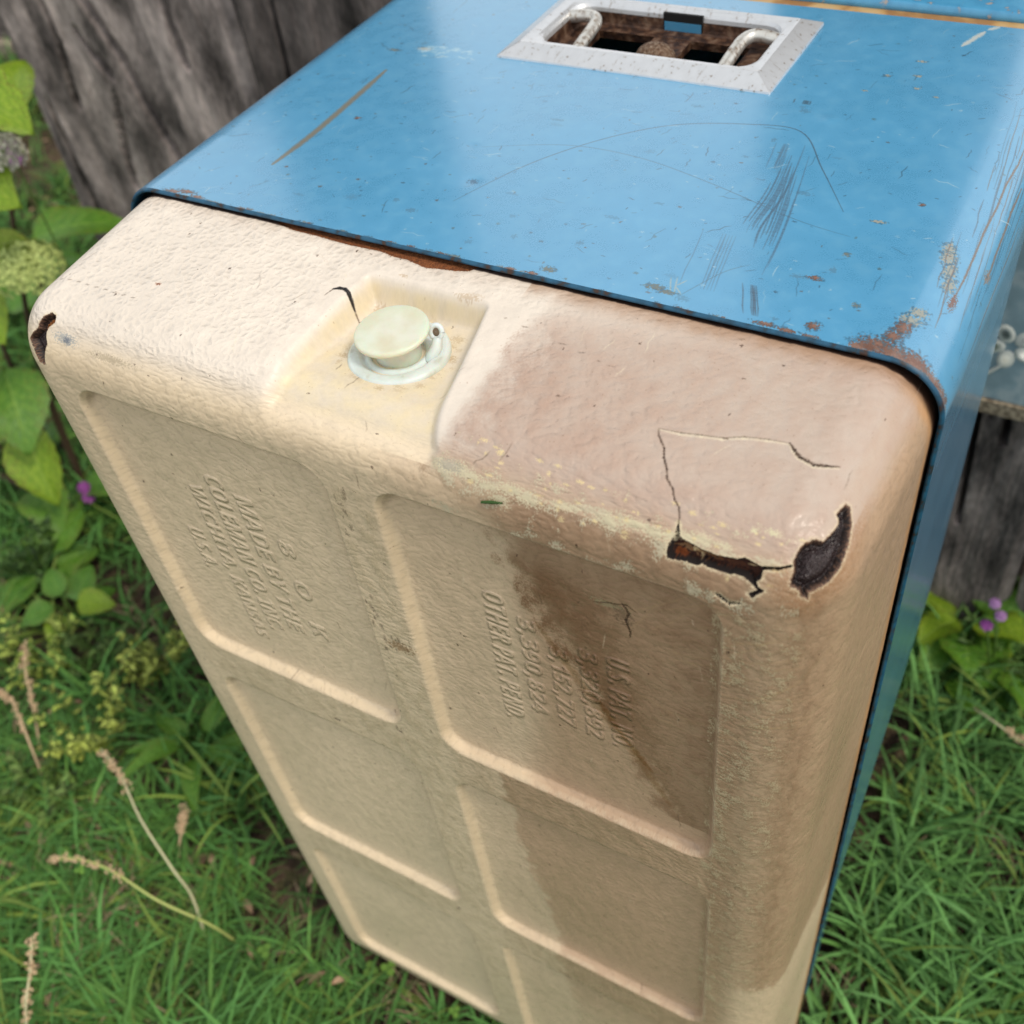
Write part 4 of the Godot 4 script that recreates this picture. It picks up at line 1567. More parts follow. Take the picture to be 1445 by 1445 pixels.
	# ---- handle plate, tub and bail
	var chrome := tri_noise(441, 0.022, [Color(0.45, 0.34, 0.25), Color(0.76, 0.75, 0.73), Color(0.86, 0.87, 0.88), Color(0.89, 0.90, 0.91)], [0.07, 0.15, 0.22, 0.8], 14.0, 0.34, 0.0, 0.62)
	var rusty := tri_noise(442, 0.014, [Color(0.20, 0.13, 0.10), Color(0.30, 0.20, 0.14), Color(0.38, 0.27, 0.20), Color(0.47, 0.38, 0.31)], [0.25, 0.45, 0.62, 0.85], 16.0, 0.55, 0.03, 0.3)
	var lo := Vector2(-0.0720, -0.2267)
	var hi := Vector2(0.0645, -0.1536)
	var st := SurfaceTool.new()
	st.begin(Mesh.PRIMITIVE_TRIANGLES)
	var i := func(k: float, r: float, y: float) -> PackedVector3Array: return ring(lo + Vector2(k, k), hi - Vector2(k, k), r, y)
	var ring_f := func(k: float, r: float, y: float) -> PackedVector3Array: return ring(lo + Vector2(k + 0.001, k - 0.002), hi - Vector2(k + 0.001, k + 0.0015), r, y)
	loft([i.call(0.0, 0.0006, 0.0006), i.call(0.0002, 0.0006, 0.0018), i.call(0.0080, 0.0008, 0.0058), i.call(0.0086, 0.0012, 0.0061), i.call(0.0098, 0.003, 0.0056), ring_f.call(0.0118, 0.008, 0.0050), ring_f.call(0.0130, 0.010, 0.0040), ring_f.call(0.0137, 0.010, 0.0024), ring_f.call(0.0140, 0.010, 0.0005)], st)
	st.generate_normals()
	var plate := part("handle_plate", st.commit(), c, lift, chrome)
	var st2 := SurfaceTool.new()
	st2.begin(Mesh.PRIMITIVE_TRIANGLES)
	loft([ring_f.call(0.0137, 0.010, 0.0020), ring_f.call(0.0143, 0.010, -0.003), ring_f.call(0.0147, 0.010, -0.0045), ring_f.call(0.0160, 0.009, -0.0058)], st2)
	st2.generate_normals()
	part("tub_wall", st2.commit(), plate, Vector3.ZERO, rusty)
	# tub floor: ledges round two dark openings, a boss between
	var fb := MB.new()
	fb.box(Vector3(-0.060, -0.009, -0.2165), Vector3(0.053, -0.0053, -0.2065))
	fb.box(Vector3(-0.060, -0.009, -0.180), Vector3(0.053, -0.0053, -0.165))
	fb.box(Vector3(-0.060, -0.0092, -0.2065), Vector3(-0.043, -0.0055, -0.180))
	fb.box(Vector3(0.036, -0.0092, -0.2065), Vector3(0.053, -0.0055, -0.180))
	fb.box(Vector3(-0.013, -0.0092, -0.2065), Vector3(0.006, -0.0055, -0.180))
	part("tub_floor", fb.mesh(rusty), plate)
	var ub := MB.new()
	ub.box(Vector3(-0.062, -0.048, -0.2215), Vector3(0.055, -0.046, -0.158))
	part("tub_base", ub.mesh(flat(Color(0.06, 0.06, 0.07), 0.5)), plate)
	var bb := MB.new()
	var prof := PackedVector2Array()
	for q in 10:
		var an := PI / 2 * q / 9.0
		prof.append(Vector2(0.0100 * sin(an) + 0.0001, -0.0058 + 0.0075 * cos(an)))
	bb.lathe(prof, 24, Transform3D(Basis.from_scale(Vector3(1.0, 1.0, 0.8)), Vector3(-0.0035, 0, -0.186)))
	part("boss", bb.mesh(tri_noise(443, 0.025, [Color(0.34, 0.23, 0.16), Color(0.46, 0.36, 0.28), Color(0.60, 0.54, 0.47)], [0.2, 0.5, 0.8], 30.0, 0.6, 0.06, 0.3)), plate)
	# slot in the back wall: inner shade is a raised black box, blue below
	var kb := MB.new()
	kb.box(Vector3(-0.0115, -0.0050, -0.2180), Vector3(0.0090, 0.0036, -0.2139))
	part("slot_shade", kb.mesh(flat(Color(0.03, 0.03, 0.035), 0.7)), plate)
	var kb2 := MB.new()
	kb2.box(Vector3(-0.0108, -0.0046, -0.2142), Vector3(0.0083, -0.0004, -0.2136))
	part("slot_plate", kb2.mesh(plain_blue), plate)
	var bail := MB.new()
	var path := PackedVector3Array()
	var pp := [Vector3(-0.0590, 0.0005, -0.2050), Vector3(-0.0505, 0.0016, -0.2055), Vector3(-0.0445, 0.0018, -0.2045), Vector3(-0.0415, 0.0012, -0.2000), Vector3(-0.0410, 0.0004, -0.194), Vector3(-0.0408, -0.0018, -0.180), Vector3(-0.0406, -0.0036, -0.168), Vector3(-0.038, -0.0042, -0.1640), Vector3(-0.030, -0.0044, -0.1625),
		Vector3(0.023, -0.0044, -0.1625), Vector3(0.031, -0.0042, -0.1640), Vector3(0.0336, -0.0036, -0.168), Vector3(0.0338, -0.0018, -0.180), Vector3(0.0342, 0.0004, -0.194), Vector3(0.0350, 0.0012, -0.2000), Vector3(0.0380, 0.0018, -0.2045), Vector3(0.044, 0.0016, -0.2055), Vector3(0.0520, 0.0005, -0.2050)]
	var rad := PackedFloat32Array()
	for k in pp.size() - 1:
		for q in 4:
			path.append((pp[k] as Vector3).cubic_interpolate(pp[k + 1], pp[maxi(k - 1, 0)], pp[mini(k + 2, pp.size() - 1)], q / 4.0))
			rad.append(0.0031)
	path.append(pp[pp.size() - 1])
	rad.append(0.0031)
	bail.tube(path, rad, 14)
	part("bail", bail.mesh(tri_noise(445, 0.02, [Color(0.42, 0.30, 0.22), Color(0.66, 0.60, 0.53), Color(0.84, 0.83, 0.80), Color(0.9, 0.9, 0.88)], [0.16, 0.25, 0.36, 0.8], 16.0, 0.36, 0.0, 0.6)), plate)

	# ---- drain plug
	var white := tri_noise(463, 0.01, [Color(0.76, 0.76, 0.70), Color(0.84, 0.86, 0.83), Color(0.88, 0.90, 0.88)], [0.1, 0.3, 0.6], 14.0, 0.42)
	white.subsurf_scatter_enabled = true
	white.subsurf_scatter_strength = 0.25
	var at := Vector3(-0.0035, -0.0148, 0.0425)
	var flange := MB.new()
	flange.lathe(PackedVector2Array([Vector2(0.0190, -0.001), Vector2(0.0192, 0.0012), Vector2(0.0188, 0.0025), Vector2(0.0178, 0.0031), Vector2(0.0150, 0.0031), Vector2(0.0142, 0.0027), Vector2(0.0136, 0.0018), Vector2(0.0128, 0.0016), Vector2(0.0122, 0.0024), Vector2(0.0115, 0.0027), Vector2(0.0106, 0.0025), Vector2(0.0100, 0.0014), Vector2(0.0095, -0.002), Vector2(0.0, -0.002)]), 64)
	var fm := part("drain_flange", flange.mesh(white), c, lift + at)
	var cap_mat := tri_noise(461, 0.008, [Color(0.84, 0.835, 0.74), Color(0.86, 0.86, 0.78), Color(0.88, 0.885, 0.82)], [0.2, 0.5, 0.8], 14.0, 0.36)
	cap_mat.subsurf_scatter_enabled = true
	cap_mat.subsurf_scatter_strength = 0.6
	var cap := MB.new()
	cap.lathe(PackedVector2Array([Vector2(0.0001, 0.0150), Vector2(0.0060, 0.0150), Vector2(0.0110, 0.01515), Vector2(0.0130, 0.01525), Vector2(0.0137, 0.0149), Vector2(0.0140, 0.0142), Vector2(0.0138, 0.0134), Vector2(0.0128, 0.0129), Vector2(0.0105, 0.0126), Vector2(0.0088, 0.0118), Vector2(0.0085, 0.0100), Vector2(0.0085, 0.0040), Vector2(0.0083, 0.0005)]), 64)
	var cp := part("drain_cap", cap.mesh(cap_mat), c, lift + at)
	cp.rotation = Vector3(0.06, 0, 0.03)
	cp.position.y -= 0.0024
	var lug := MB.new()
	var eye := PackedVector3Array()
	var er := PackedFloat32Array()
	for k in 25:
		var an := TAU * k / 24.0
		eye.append(Vector3(cos(an) * 0.0021, sin(an) * 0.0024, 0))
		er.append(0.0010)
	lug.tube(eye, er, 8, Color.WHITE, false)
	var lg := part("cap_eye", lug.mesh(white), c, lift + at + Vector3(0.0136, 0.0100, -0.0066))
	lg.rotation = Vector3(-0.45, 0.25, 0.0)
	var eb := MB.new()
	eb.lathe(PackedVector2Array([Vector2(0.0001, 0.0004), Vector2(0.0020, 0.0004), Vector2(0.0020, -0.0006)]), 16, Transform3D(Basis(Vector3.RIGHT, PI / 2), Vector3.ZERO))
	part("eye_plug", eb.mesh(flat(Color(0.44, 0.37, 0.30), 0.7)), lg)
	var strap := MB.new()
	strap.tube(PackedVector3Array([Vector3(0.0143, 0.0080, -0.0056), Vector3(0.0148, 0.0058, -0.0035), Vector3(0.0135, 0.0030, -0.0015), Vector3(0.0128, 0.0012, -0.0005)]), PackedFloat32Array([0.0018, 0.0022, 0.0022, 0.0020]), 8)
	part("cap_strap", strap.mesh(white), c, lift + at)

	# a clipping of grass lies on the base's edge
	var gb := MB.new()
	var pa := tray_pos(0.0577, -0.0172) + lift + Vector3(0, 0.0006, 0.0009)
	var pb := tray_pos(0.0657, -0.0148) + lift + Vector3(0, 0.0006, 0.0009)
	gb.tube(PackedVector3Array([pa, (pa + pb) * 0.5 + Vector3(0, 0.0004, 0.0002), pb]), PackedFloat32Array([0.0005, 0.0007, 0.0003]), 6)
	var go := MeshInstance3D.new()
	go.name = "grass_clipping"
	go.mesh = gb.mesh(flat(Color(0.20, 0.33, 0.12), 0.7))
	add_child(go, true)
	tag(go, "short green grass clipping lying on the cooler's cream front edge", "grass clipping")


# ================================================================ plants
func leaf_material(c0: Color, c1: Color, glow := 0.3) -> StandardMaterial3D:
	var w := 256
	var h := 256
	var d := PackedByteArray()
	d.resize(w * h * 4)
	var nz := noise(int(c0.r * 1000) + 7, 0.03, 4)
	var z := PackedFloat32Array()
	z.resize(w * h)
	for y in h:
		for x in w:
			var u := absf(x / 255.0 - 0.5) * 2.0
			var v := y / 255.0
			var ph := fposmod((v - u * 0.28) * 8.0, 1.0)
			var vein := maxf(exp(-pow(u / 0.045, 2.0)), 0.75 * exp(-pow((ph - 0.5) / 0.07, 2.0)) * (1.0 - 0.6 * u))
			var t := clampf(0.5 + 0.7 * nz.get_noise_2d(x, y), 0.0, 1.0)
			var cc := c0.lerp(c1, t).lerp(Color(0.78, 0.85, 0.48), 0.32 * vein)
			var sp := nz.get_noise_2d(x * 2.3 + 300.0, y * 2.3) + 0.55 * (u - 0.75)
			cc = cc.lerp(Color(0.45, 0.36, 0.14), clampf((sp - 0.30) * 5.0, 0.0, 0.8))
			var k := (y * w + x) * 4
			d[k] = int(cc.r * 255); d[k + 1] = int(cc.g * 255); d[k + 2] = int(cc.b * 255); d[k + 3] = 255
			z[y * w + x] = -0.7 * vein
	var m := flat(Color.WHITE, 0.5)
	m.albedo_texture = tex(Image.create_from_data(w, h, false, Image.FORMAT_RGBA8, d))
	m.heightmap_enabled = true
	m.heightmap_scale = 0.08
	m.heightmap_texture = tex(Image.create_from_data(w, h, false, Image.FORMAT_RF, z.to_byte_array()))
	m.backlight_enabled = true
	m.backlight = Color(1, 1, 0.7) * glow
	m.texture_repeat = false
	return m


# an ovate leaf from the origin along -z, face up, length 1; drooping and folded along its midrib
func leaf_mesh(wid: float, droop: float, fold: float, wave: float, seed_: int, serr := 0.0) -> ArrayMesh:
	var mb := MB.new()
	var pts := PackedVector3Array()
	var uvs := PackedVector2Array()
	var nu := 9
	var nv := 15
	for r in nv:
		var t := r / float(nv - 1)
		var w := wid * pow(sin(PI * pow(t, 0.72)), 0.85) * 0.5 if r > 0 and r < nv - 1 else 0.0
		if serr > 0.0 and r % 2 == 1: w *= 1.0 + serr
		for q in nu:
			var u := 1.0 - q / float(nu - 1) * 2.0
			var y := fold * absf(u) * w * 1.2 - droop * t * t + wave * sin(t * 9.0 + u * 2.0 + seed_) * absf(u)
			pts.append(Vector3(u * w, y, -t * (1.0 - 0.25 * droop * t)))
			uvs.append(Vector2(u * 0.5 + 0.5, t))
	mb.grid(pts, nu, nv, uvs)
	return mb.mesh()


var leaf_kinds := []
var leaf_mats := []


func put_leaf(t: Node3D, at: Vector3, dir: Vector3, size: float, kind: int, mat: int, roll := 0.0) -> void:
	var o := part("leaf", leaf_kinds[kind], t, at, leaf_mats[mat])
	var z := -dir.normalized()
	var x := Vector3.UP.cross(z).normalized()
	if x.length() < 0.5: x = Vector3.RIGHT
	o.basis = Basis(x, z.cross(x), z).rotated(dir.normalized(), roll).scaled_local(Vector3.ONE * size)


func stem_mesh(pts: Array, r0: float, r1: float, m: Material) -> ArrayMesh:
	var mb := MB.new()
	var path := PackedVector3Array()
	var rad := PackedFloat32Array()
	var n := pts.size()
	for k in n - 1:
		for q in 4:
			path.append((pts[k] as Vector3).cubic_interpolate(pts[k + 1], pts[maxi(k - 1, 0)], pts[mini(k + 2, n - 1)], q / 4.0))
	path.append(pts[n - 1])
	for k in path.size(): rad.append(lerpf(r0, r1, k / float(path.size() - 1)))
	mb.tube(path, rad, 6)
	return mb.mesh(m)


func floret_mesh(r: float, petals: int, cup: float) -> MB:
	var mb := MB.new()
	for k in petals:
		var an := TAU * k / petals
		var d := Vector3(cos(an), 0, sin(an))
		var s := Vector3(-sin(an), 0, cos(an))
		var a := Vector3(0, 0, 0)
		var b := d * r * 0.6 + s * r * 0.42 + Vector3(0, cup * r, 0)
		var e := d * r + Vector3(0, cup * r * 1.4, 0)
		var f := d * r * 0.6 - s * r * 0.42 + Vector3(0, cup * r, 0)
		mb.quad(a, b, e, f)
	return mb


func flower_ball(r: float, n: int, fr: float, squash: float, m: Material, seed_: int) -> ArrayMesh:
	var rg := RandomNumberGenerator.new()
	rg.seed = seed_
	var one := floret_mesh(fr, 4, 0.25)
	var mb := MB.new()
	for k in n:
		var y := 1.0 - 1.3 * (k + 0.5) / n
		var an := k * 2.39996
		var rr := sqrt(maxf(1.0 - y * y, 0.0))
		var d := Vector3(cos(an) * rr, y, sin(an) * rr)
		var x := d.cross(Vector3(rg.randf(), rg.randf(), rg.randf())).normalized()
		var bs := Basis(x, d, x.cross(d))
		var at := Vector3(d.x, d.y * squash, d.z) * r * rg.randf_range(0.85, 1.08)
		var base := mb.v.size()
		for q in one.v.size():
			mb.v.append(bs * one.v[q] + at)
			mb.n.append(bs * one.n[q])
			mb.uv.append(one.uv[q])
			mb.c.append(Color.WHITE)
		for q in one.i: mb.i.append(base + q)
	return mb.mesh(m)


func at_px(u: float, v: float, h: float) -> Vector3:   # a place measured on the photograph, on the level plane h metres up
	var d := Basis(Vector3(0.868885, -0.108885, -0.48289), Vector3(-0.287195, 0.683658, -0.670918), Vector3(0.403185, 0.721634, 0.562749)) * Vector3((u - 722.5) / 1540.24, -(v - 722.5) / 1540.24, -1.0)
	var c := Vector3(0.20923, 0.22955 + G, 0.28541)
	return c + d * ((h - c.y) / d.y)


func plants() -> void:
	leaf_kinds = [leaf_mesh(0.62, 0.25, 0.25, 0.02, 1, 0.06), leaf_mesh(0.70, 0.40, 0.15, 0.03, 2, 0.06), leaf_mesh(0.50, 0.15, 0.35, 0.015, 3, 0.04), leaf_mesh(0.34, 0.35, 0.3, 0.02, 4), leaf_mesh(0.8, 0.3, 0.2, 0.05, 5, 0.12)]
	leaf_mats = [
		leaf_material(Color(0.45, 0.60, 0.12), Color(0.60, 0.72, 0.20), 0.75),    # yellow-green hydrangea
		leaf_material(Color(0.30, 0.50, 0.13), Color(0.42, 0.60, 0.19), 0.6),     # fresh green
		leaf_material(Color(0.26, 0.46, 0.13), Color(0.37, 0.56, 0.18), 0.55),     # dark green
		leaf_material(Color(0.52, 0.64, 0.20), Color(0.66, 0.73, 0.30), 0.7)]     # pale lime
	var bark := tri_noise(501, 0.05, [Color(0.24, 0.18, 0.13), Color(0.42, 0.34, 0.26)], [0.3, 0.7], 20.0, 0.85)
	var green_stem := flat(Color(0.30, 0.42, 0.16), 0.6)

	# ---- hydrangea beside the left plank
	var base := Vector3(-0.80, 0, -0.22)
	var hy := thing("hydrangea", "hydrangea bush with broad yellow green leaves at the left edge", "shrub", base)
	var spots := [
		[-0.585, 0.535, -0.20, 0.95, -0.1, 0.15, 0.066, 0, 0, 0.3], [-0.635, 0.455, -0.20, 0.75, 0.25, 0.35, 0.075, 1, 0, 0.5], [-0.655, 0.39, -0.20, 0.9, -0.35, 0.1, 0.06, 2, 3, 0.0],
		[-0.715, 0.31, -0.19, 0.8, 0.1, 0.4, 0.068, 0, 0, 0.2], [-0.735, 0.22, -0.19, 0.7, -0.2, 0.5, 0.085, 1, 1, -0.2], [-0.715, 0.17, -0.17, 0.5, -0.6, 0.5, 0.085, 0, 0, 0.3],
		[-0.76, 0.30, -0.30, 0.5, 0.2, -0.6, 0.09, 1, 1, 0.0], [-0.71, 0.44, -0.28, -0.2, 0.3, -0.6, 0.09, 0, 0, 0.2], [-0.77, 0.40, -0.20, -0.8, 0.1, 0.3, 0.09, 1, 0, 0.1],
		[-0.83, 0.30, -0.12, -0.6, 0.0, 0.8, 0.09, 0, 1, 0.0], [-0.78, 0.14, -0.10, 0.2, 0.0, 0.9, 0.085, 1, 1, 0.2], [-0.87, 0.12, -0.16, 0.1, 0.2, 0.9, 0.08, 0, 2, 0.0],
		[-0.66, 0.50, -0.22, -0.5, 0.2, 0.6, 0.085, 1, 0, 0.4], [-0.75, 0.07, -0.16, 0.9, 0.1, 0.4, 0.065, 1, 1, 0.0], [-0.80, 0.06, -0.07, 0.8, 0.0, 0.6, 0.07, 0, 2, 0.3], [-0.72, 0.05, -0.20, 0.7, 0.3, -0.2, 0.07, 1, 2, 0.0],
		[-0.84, 0.20, -0.28, 0.4, 0.3, -0.8, 0.09, 0, 2, 0.0], [-0.92, 0.2, -0.2, -0.8, 0.2, 0.1, 0.09, 1, 2, 0.0], [-0.66, 0.50, -0.25, 0.2, 0.6, 0.2, 0.06, 2, 0, 0.0]]
	var tips := {}
	for s in spots:
		put_leaf(hy, Vector3(s[0], s[1], s[2]) - base, Vector3(s[3], s[4], s[5]), s[6] * 1.15, s[7], s[8], s[9])
	for s in [[-0.62, 0.44, -0.22], [-0.70, 0.36, -0.20], [-0.75, 0.22, -0.17], [-0.83, 0.30, -0.14], [-0.60, 0.37, -0.20]]:
		var tip := Vector3(s[0], s[1], s[2]) - base
		part("stem", stem_mesh([Vector3(tip.x * 0.2, 0, tip.z * 0.2), Vector3(tip.x * 0.45, tip.y * 0.5, tip.z * 0.7), tip], 0.0035, 0.002, bark), hy)
	part("flower_head", flower_ball(0.030, 90, 0.0065, 0.75, flat(Color(0.72, 0.78, 0.46), 0.7), 5), hy, Vector3(-0.622, 0.362, -0.20) - base)
	part("flower_head", flower_ball(0.020, 50, 0.006, 0.75, flat(Color(0.80, 0.78, 0.70), 0.7), 6), hy, Vector3(-0.590, 0.475, -0.205) - base)

	# ---- bare twigs at the left
	var tw := [
		[[at_px(-10, 520, 0.12), at_px(18, 590, 0.10), at_px(28, 650, 0.06), at_px(22, 720, 0.0)], "brown upright twig below the hydrangea leaves, farthest left"],
		[[at_px(-20, 660, 0.05), at_px(40, 690, 0.045), at_px(80, 715, 0.04), at_px(110, 720, 0.0)], "crooked brown twig lying above the pink flowers at left"]]
	for t in tw:
		var o := MeshInstance3D.new()
		o.name = numbered("twig")
		o.mesh = stem_mesh(t[0], 0.004, 0.0022, bark)
		add_child(o, true)
		tag(o, t[1], "twig", "bare brown twigs")

	# ---- small pink-purple wildflowers
	var pink := flat(Color(0.66, 0.36, 0.68), 0.6)
	pink.backlight_enabled = true
	pink.backlight = Color(0.4, 0.2, 0.4)
	var pale := flat(Color(0.72, 0.55, 0.76), 0.6)
	var flowers := [
		[at_px(12, 208, 0.42), 0.0085, "two purple blooms beside the white hydrangea head", 2], [at_px(60, 488, 0.20), 0.008, "small pale purple flower left of the cooler's broken corner", 1],
		[at_px(88, 704, 0.06), 0.008, "left one of the pink flowers under the cooler's left edge", 1], [at_px(118, 688, 0.06), 0.008, "pair of pink flowers touching the cooler's left edge", 2],
		[at_px(1392, 882, 0.09), 0.006, "magenta flower above the leaf clump at the right edge", 1], [at_px(1404, 852, 0.11), 0.0055, "pale lilac flower standing highest beside the right plank", 2]]
	var fi := 0
	for f in flowers:
		var p: Vector3 = f[0]
		var t := thing("wildflower", f[2], "flower", Vector3(p.x, 0, p.z), "small wildflowers among the leaves")
		part("stem", stem_mesh([Vector3(0.01, 0, 0), Vector3(0.012, p.y * 0.5, 0.004), Vector3(0, p.y, 0)], 0.0012, 0.0009, green_stem), t)
		for k in f[3]:
			var fm := flower_ball(f[1] * 0.55, 14, f[1] * 0.62, 0.8, pink if fi != 5 and fi != 1 else pale, 40 + fi * 3 + k)
			part("bloom", fm, t, Vector3(f[1] * 1.3 * k, p.y - 0.006 * k, 0.006 * k))
		for k in 3:
			put_leaf(t, Vector3(0.008, p.y * (0.2 + 0.2 * k), 0), Vector3(cos(k * 2.2), 0.3, sin(k * 2.2)), 0.03, 3, 1)
		fi += 1

	# ---- weeds: fine leaved clumps (leaves too small to pick apart) and broad leaved ones
	var lime := flat(Color.WHITE, 0.6)
	lime.vertex_color_use_as_albedo = true
	lime.backlight_enabled = true
	lime.backlight = Color(0.5, 0.5, 0.3)
	var weeds := [
		[at_px(135, 1030, 0.03), 0.055, 0.075, "lime green fine leaved weed beside the pale dry stalk", Color(0.56, 0.66, 0.13)], [at_px(225, 925, 0.03), 0.05, 0.065, "yellow green small leaved weed close to the cooler's left edge", Color(0.56, 0.64, 0.13)],
		[at_px(60, 930, 0.03), 0.045, 0.06, "small bright weed behind the tan seed heads at left", Color(0.42, 0.53, 0.10)], [at_px(60, 1130, 0.02), 0.045, 0.05, "low green weed in front of the lime clump", Color(0.15, 0.25, 0.05)],
		[at_px(150, 910, 0.03), 0.04, 0.05, "fresh green weed between the two yellow green clumps", Color(0.15, 0.25, 0.06)], [at_px(40, 780, 0.05), 0.05, 0.08, "leafy green weed at the foot of the hydrangea", Color(0.10, 0.20, 0.05)],
		[at_px(1425, 930, 0.03), 0.05, 0.06, "fine green weed beneath the flowers at the right edge", Color(0.12, 0.22, 0.05)], [at_px(250, 1420, 0.015), 0.04, 0.03, "low yellowish weed at the bottom left by the cooler", Color(0.15, 0.2, 0.05)]]
	var wi := 0
	for w in weeds:
		var rg := RandomNumberGenerator.new()
		rg.seed = 900 + wi
		wi += 1
		var p: Vector3 = w[0]
		var t := thing("weed", w[3], "weed", Vector3(p.x, 0, p.z), "fine leaved weeds in the grass")
		var sb := MB.new()
		var lb := MB.new()
		for k in 16:
			var an := rg.randf() * TAU
			var rr: float = w[1] * sqrt(rg.randf())
			var tip := Vector3(cos(an) * rr, w[2] * rg.randf_range(0.6, 1.1), sin(an) * rr)
			sb.tube(PackedVector3Array([Vector3(tip.x * 0.2, 0, tip.z * 0.2), tip * 0.6 + Vector3(0, 0.01, 0), tip]), PackedFloat32Array([0.0009, 0.0008, 0.0006]), 4)
			for q in 13:
				var h := rg.randf_range(0.35, 1.05)
				var a := Vector3(tip.x * h, tip.y * h, tip.z * h)
				var la := rg.randf() * TAU
				var d := Vector3(cos(la), rg.randf_range(-0.1, 0.6), sin(la)).normalized()
				var s := d.cross(Vector3.UP).normalized()
				var ln := rg.randf_range(0.007, 0.013)
				var c: Color = w[4] * rg.randf_range(0.75, 1.3)
				for half in [-1.0, 1.0]:
					var m1: Vector3 = a + d * ln * 0.5 + s * ln * 0.30 * half + Vector3(0, 0.001, 0)
					if half > 0:
						lb.quad(a, m1, a + d * ln - Vector3(0, 0.001, 0), a + d * ln * 0.5, c)
					else:
						lb.quad(a, a + d * ln * 0.5, a + d * ln - Vector3(0, 0.001, 0), m1, c)
		part("stems", sb.mesh(green_stem), t)
		var fo := part("foliage", lb.mesh(lime), t)
		fo.set_meta("kind", "stuff")
	# broad leaved
	var broad := [
		[at_px(275, 1050, 0.03), 0.06, 7, 1, 3, "broad leaved green plant tucked beside the cooler's left edge", 0.05], [at_px(1360, 890, 0.03), 0.062, 14, 0, 4, "lush clump of broad green leaves by the right plank", 0.06],
		[at_px(1440, 960, 0.02), 0.05, 10, 1, 4, "second clump of round green leaves at the right edge", 0.05], [at_px(55, 790, 0.04), 0.06, 7, 1, 1, "dark broad leaves on the soil under the hydrangea", 0.05],
		[at_px(1330, 960, 0.01), 0.05, 6, 1, 3, "small leafy plant between the cooler's blue side and the leaf clump", 0.03], [at_px(100, 860, 0.03), 0.05, 6, 2, 1, "deep green leafy plant left of the moulded letters", 0.05],
		[at_px(40, 620, 0.05), 0.07, 8, 2, 0, "shaded leafy plant behind the brown twigs", 0.08], [at_px(60, 420, 0.02), 0.09, 9, 2, 1, "far leafy plant behind the green hydrangea head", 0.08]]
	var bi := 0
	for b in broad:
		var p: Vector3 = b[0]
		var t := thing("leafy_plant", b[5], "plant", Vector3(p.x, 0, p.z), "broad leaved plants in the grass")
		for k in b[2]:
			var an: float = k * 2.39996 + bi
			var el := rng.randf_range(0.1, 0.8)
			var root := Vector3(cos(an) * 0.012, b[6] * rng.randf_range(0.3, 1.0), sin(an) * 0.012)
			var d := Vector3(cos(an), el, sin(an))
			part("stem", stem_mesh([Vector3.ZERO, root * Vector3(0.5, 0.7, 0.5), root], 0.0016, 0.0012, green_stem), t)
			put_leaf(t, root, d, b[1] * rng.randf_range(0.7, 1.05), b[4], (b[3] if rng.randf() < 0.75 else (b[3] + 1) % 3), rng.randf_range(-0.4, 0.4))
		bi += 1

	# ---- dry stalks with tan seed heads
	var tan_ := flat(Color(0.82, 0.71, 0.57), 0.9)
	var straw := flat(Color(0.82, 0.80, 0.64), 0.7)
	var lime_straw := flat(Color(0.74, 0.78, 0.46), 0.6)
	var seeds := [
		[[at_px(292, 1330, 0.0), at_px(278, 1275, 0.03), at_px(250, 1235, 0.06), at_px(205, 1165, 0.08), at_px(178, 1105, 0.085), at_px(150, 1068, 0.08)], straw, 0.28, "pale bent dry stalk, longest in the grass at left"],
		[[at_px(335, 1330, 0.0), at_px(300, 1312, 0.03), at_px(230, 1280, 0.06), at_px(165, 1238, 0.07), at_px(120, 1222, 0.07), at_px(80, 1222, 0.06)], lime_straw, 0.45, "yellow green stalk ending in a tan plume at lower left"],
		[[at_px(40, 1480, 0.02), at_px(46, 1430, 0.06), at_px(52, 1380, 0.08), at_px(55, 1330, 0.10)], straw, 0.85, "upright tan seed spike in the bottom left corner"],
		[[at_px(70, 1120, 0.0), at_px(50, 1060, 0.04), at_px(25, 1000, 0.06), at_px(5, 985, 0.065)], tan_, 0.6, "drooping tan seed head at the left edge"],
		[[at_px(60, 1080, 0.0), at_px(55, 1010, 0.05), at_px(42, 950, 0.08), at_px(45, 915, 0.09)], tan_, 0.7, "tall pinkish tan seed head at the left edge"],
		[[at_px(250, 1220, 0.0), at_px(262, 1180, 0.02), at_px(266, 1150, 0.035)], tan_, 0.5, "short tan seed spike beside the bent stalk"],
		[[at_px(1350, 985, 0.02), at_px(1385, 1020, 0.035), at_px(1420, 1045, 0.04), at_px(1450, 1065, 0.03)], straw, 0.35, "pale dry stalk with seeds across the grass at right"]]
	var si := 0
	for s in seeds:
		var rg := RandomNumberGenerator.new()
		rg.seed = 700 + si
		si += 1
		var pts: Array = s[0]
		var o0: Vector3 = pts[0]
		var root := Vector3(o0.x, 0, o0.z)
		var t := thing("dry_stalk", s[3], "dry grass", root, "dry stalks with seed heads")
		var rel := []
		for p in pts: rel.append((p as Vector3) - root + Vector3(0, 0.012 * (0.0 if rel.is_empty() else 1.0), 0))
		part("stalk", stem_mesh(rel, 0.0013, 0.0007, s[1]), t)
		var hb := MB.new()
		var nn := rel.size() - 1
		for k in 70:
			var f: float = (1.0 - s[2] * rg.randf()) * nn
			var q := mini(int(f), nn - 1)
			var c := (rel[q] as Vector3).lerp(rel[q + 1], f - q) + Vector3(rg.randf_range(-1, 1), rg.randf_range(-1, 1), rg.randf_range(-1, 1)) * 0.0034
			var d := Vector3(rg.randf_range(-1, 1), rg.randf_range(-0.3, 1), rg.randf_range(-1, 1)).normalized() * 0.0020
			hb.tube(PackedVector3Array([c - d, c, c + d]), PackedFloat32Array([0.0002, 0.0011, 0.0002]), 5, Color.WHITE, false)
		part("seed_head", hb.mesh(tan_), t)


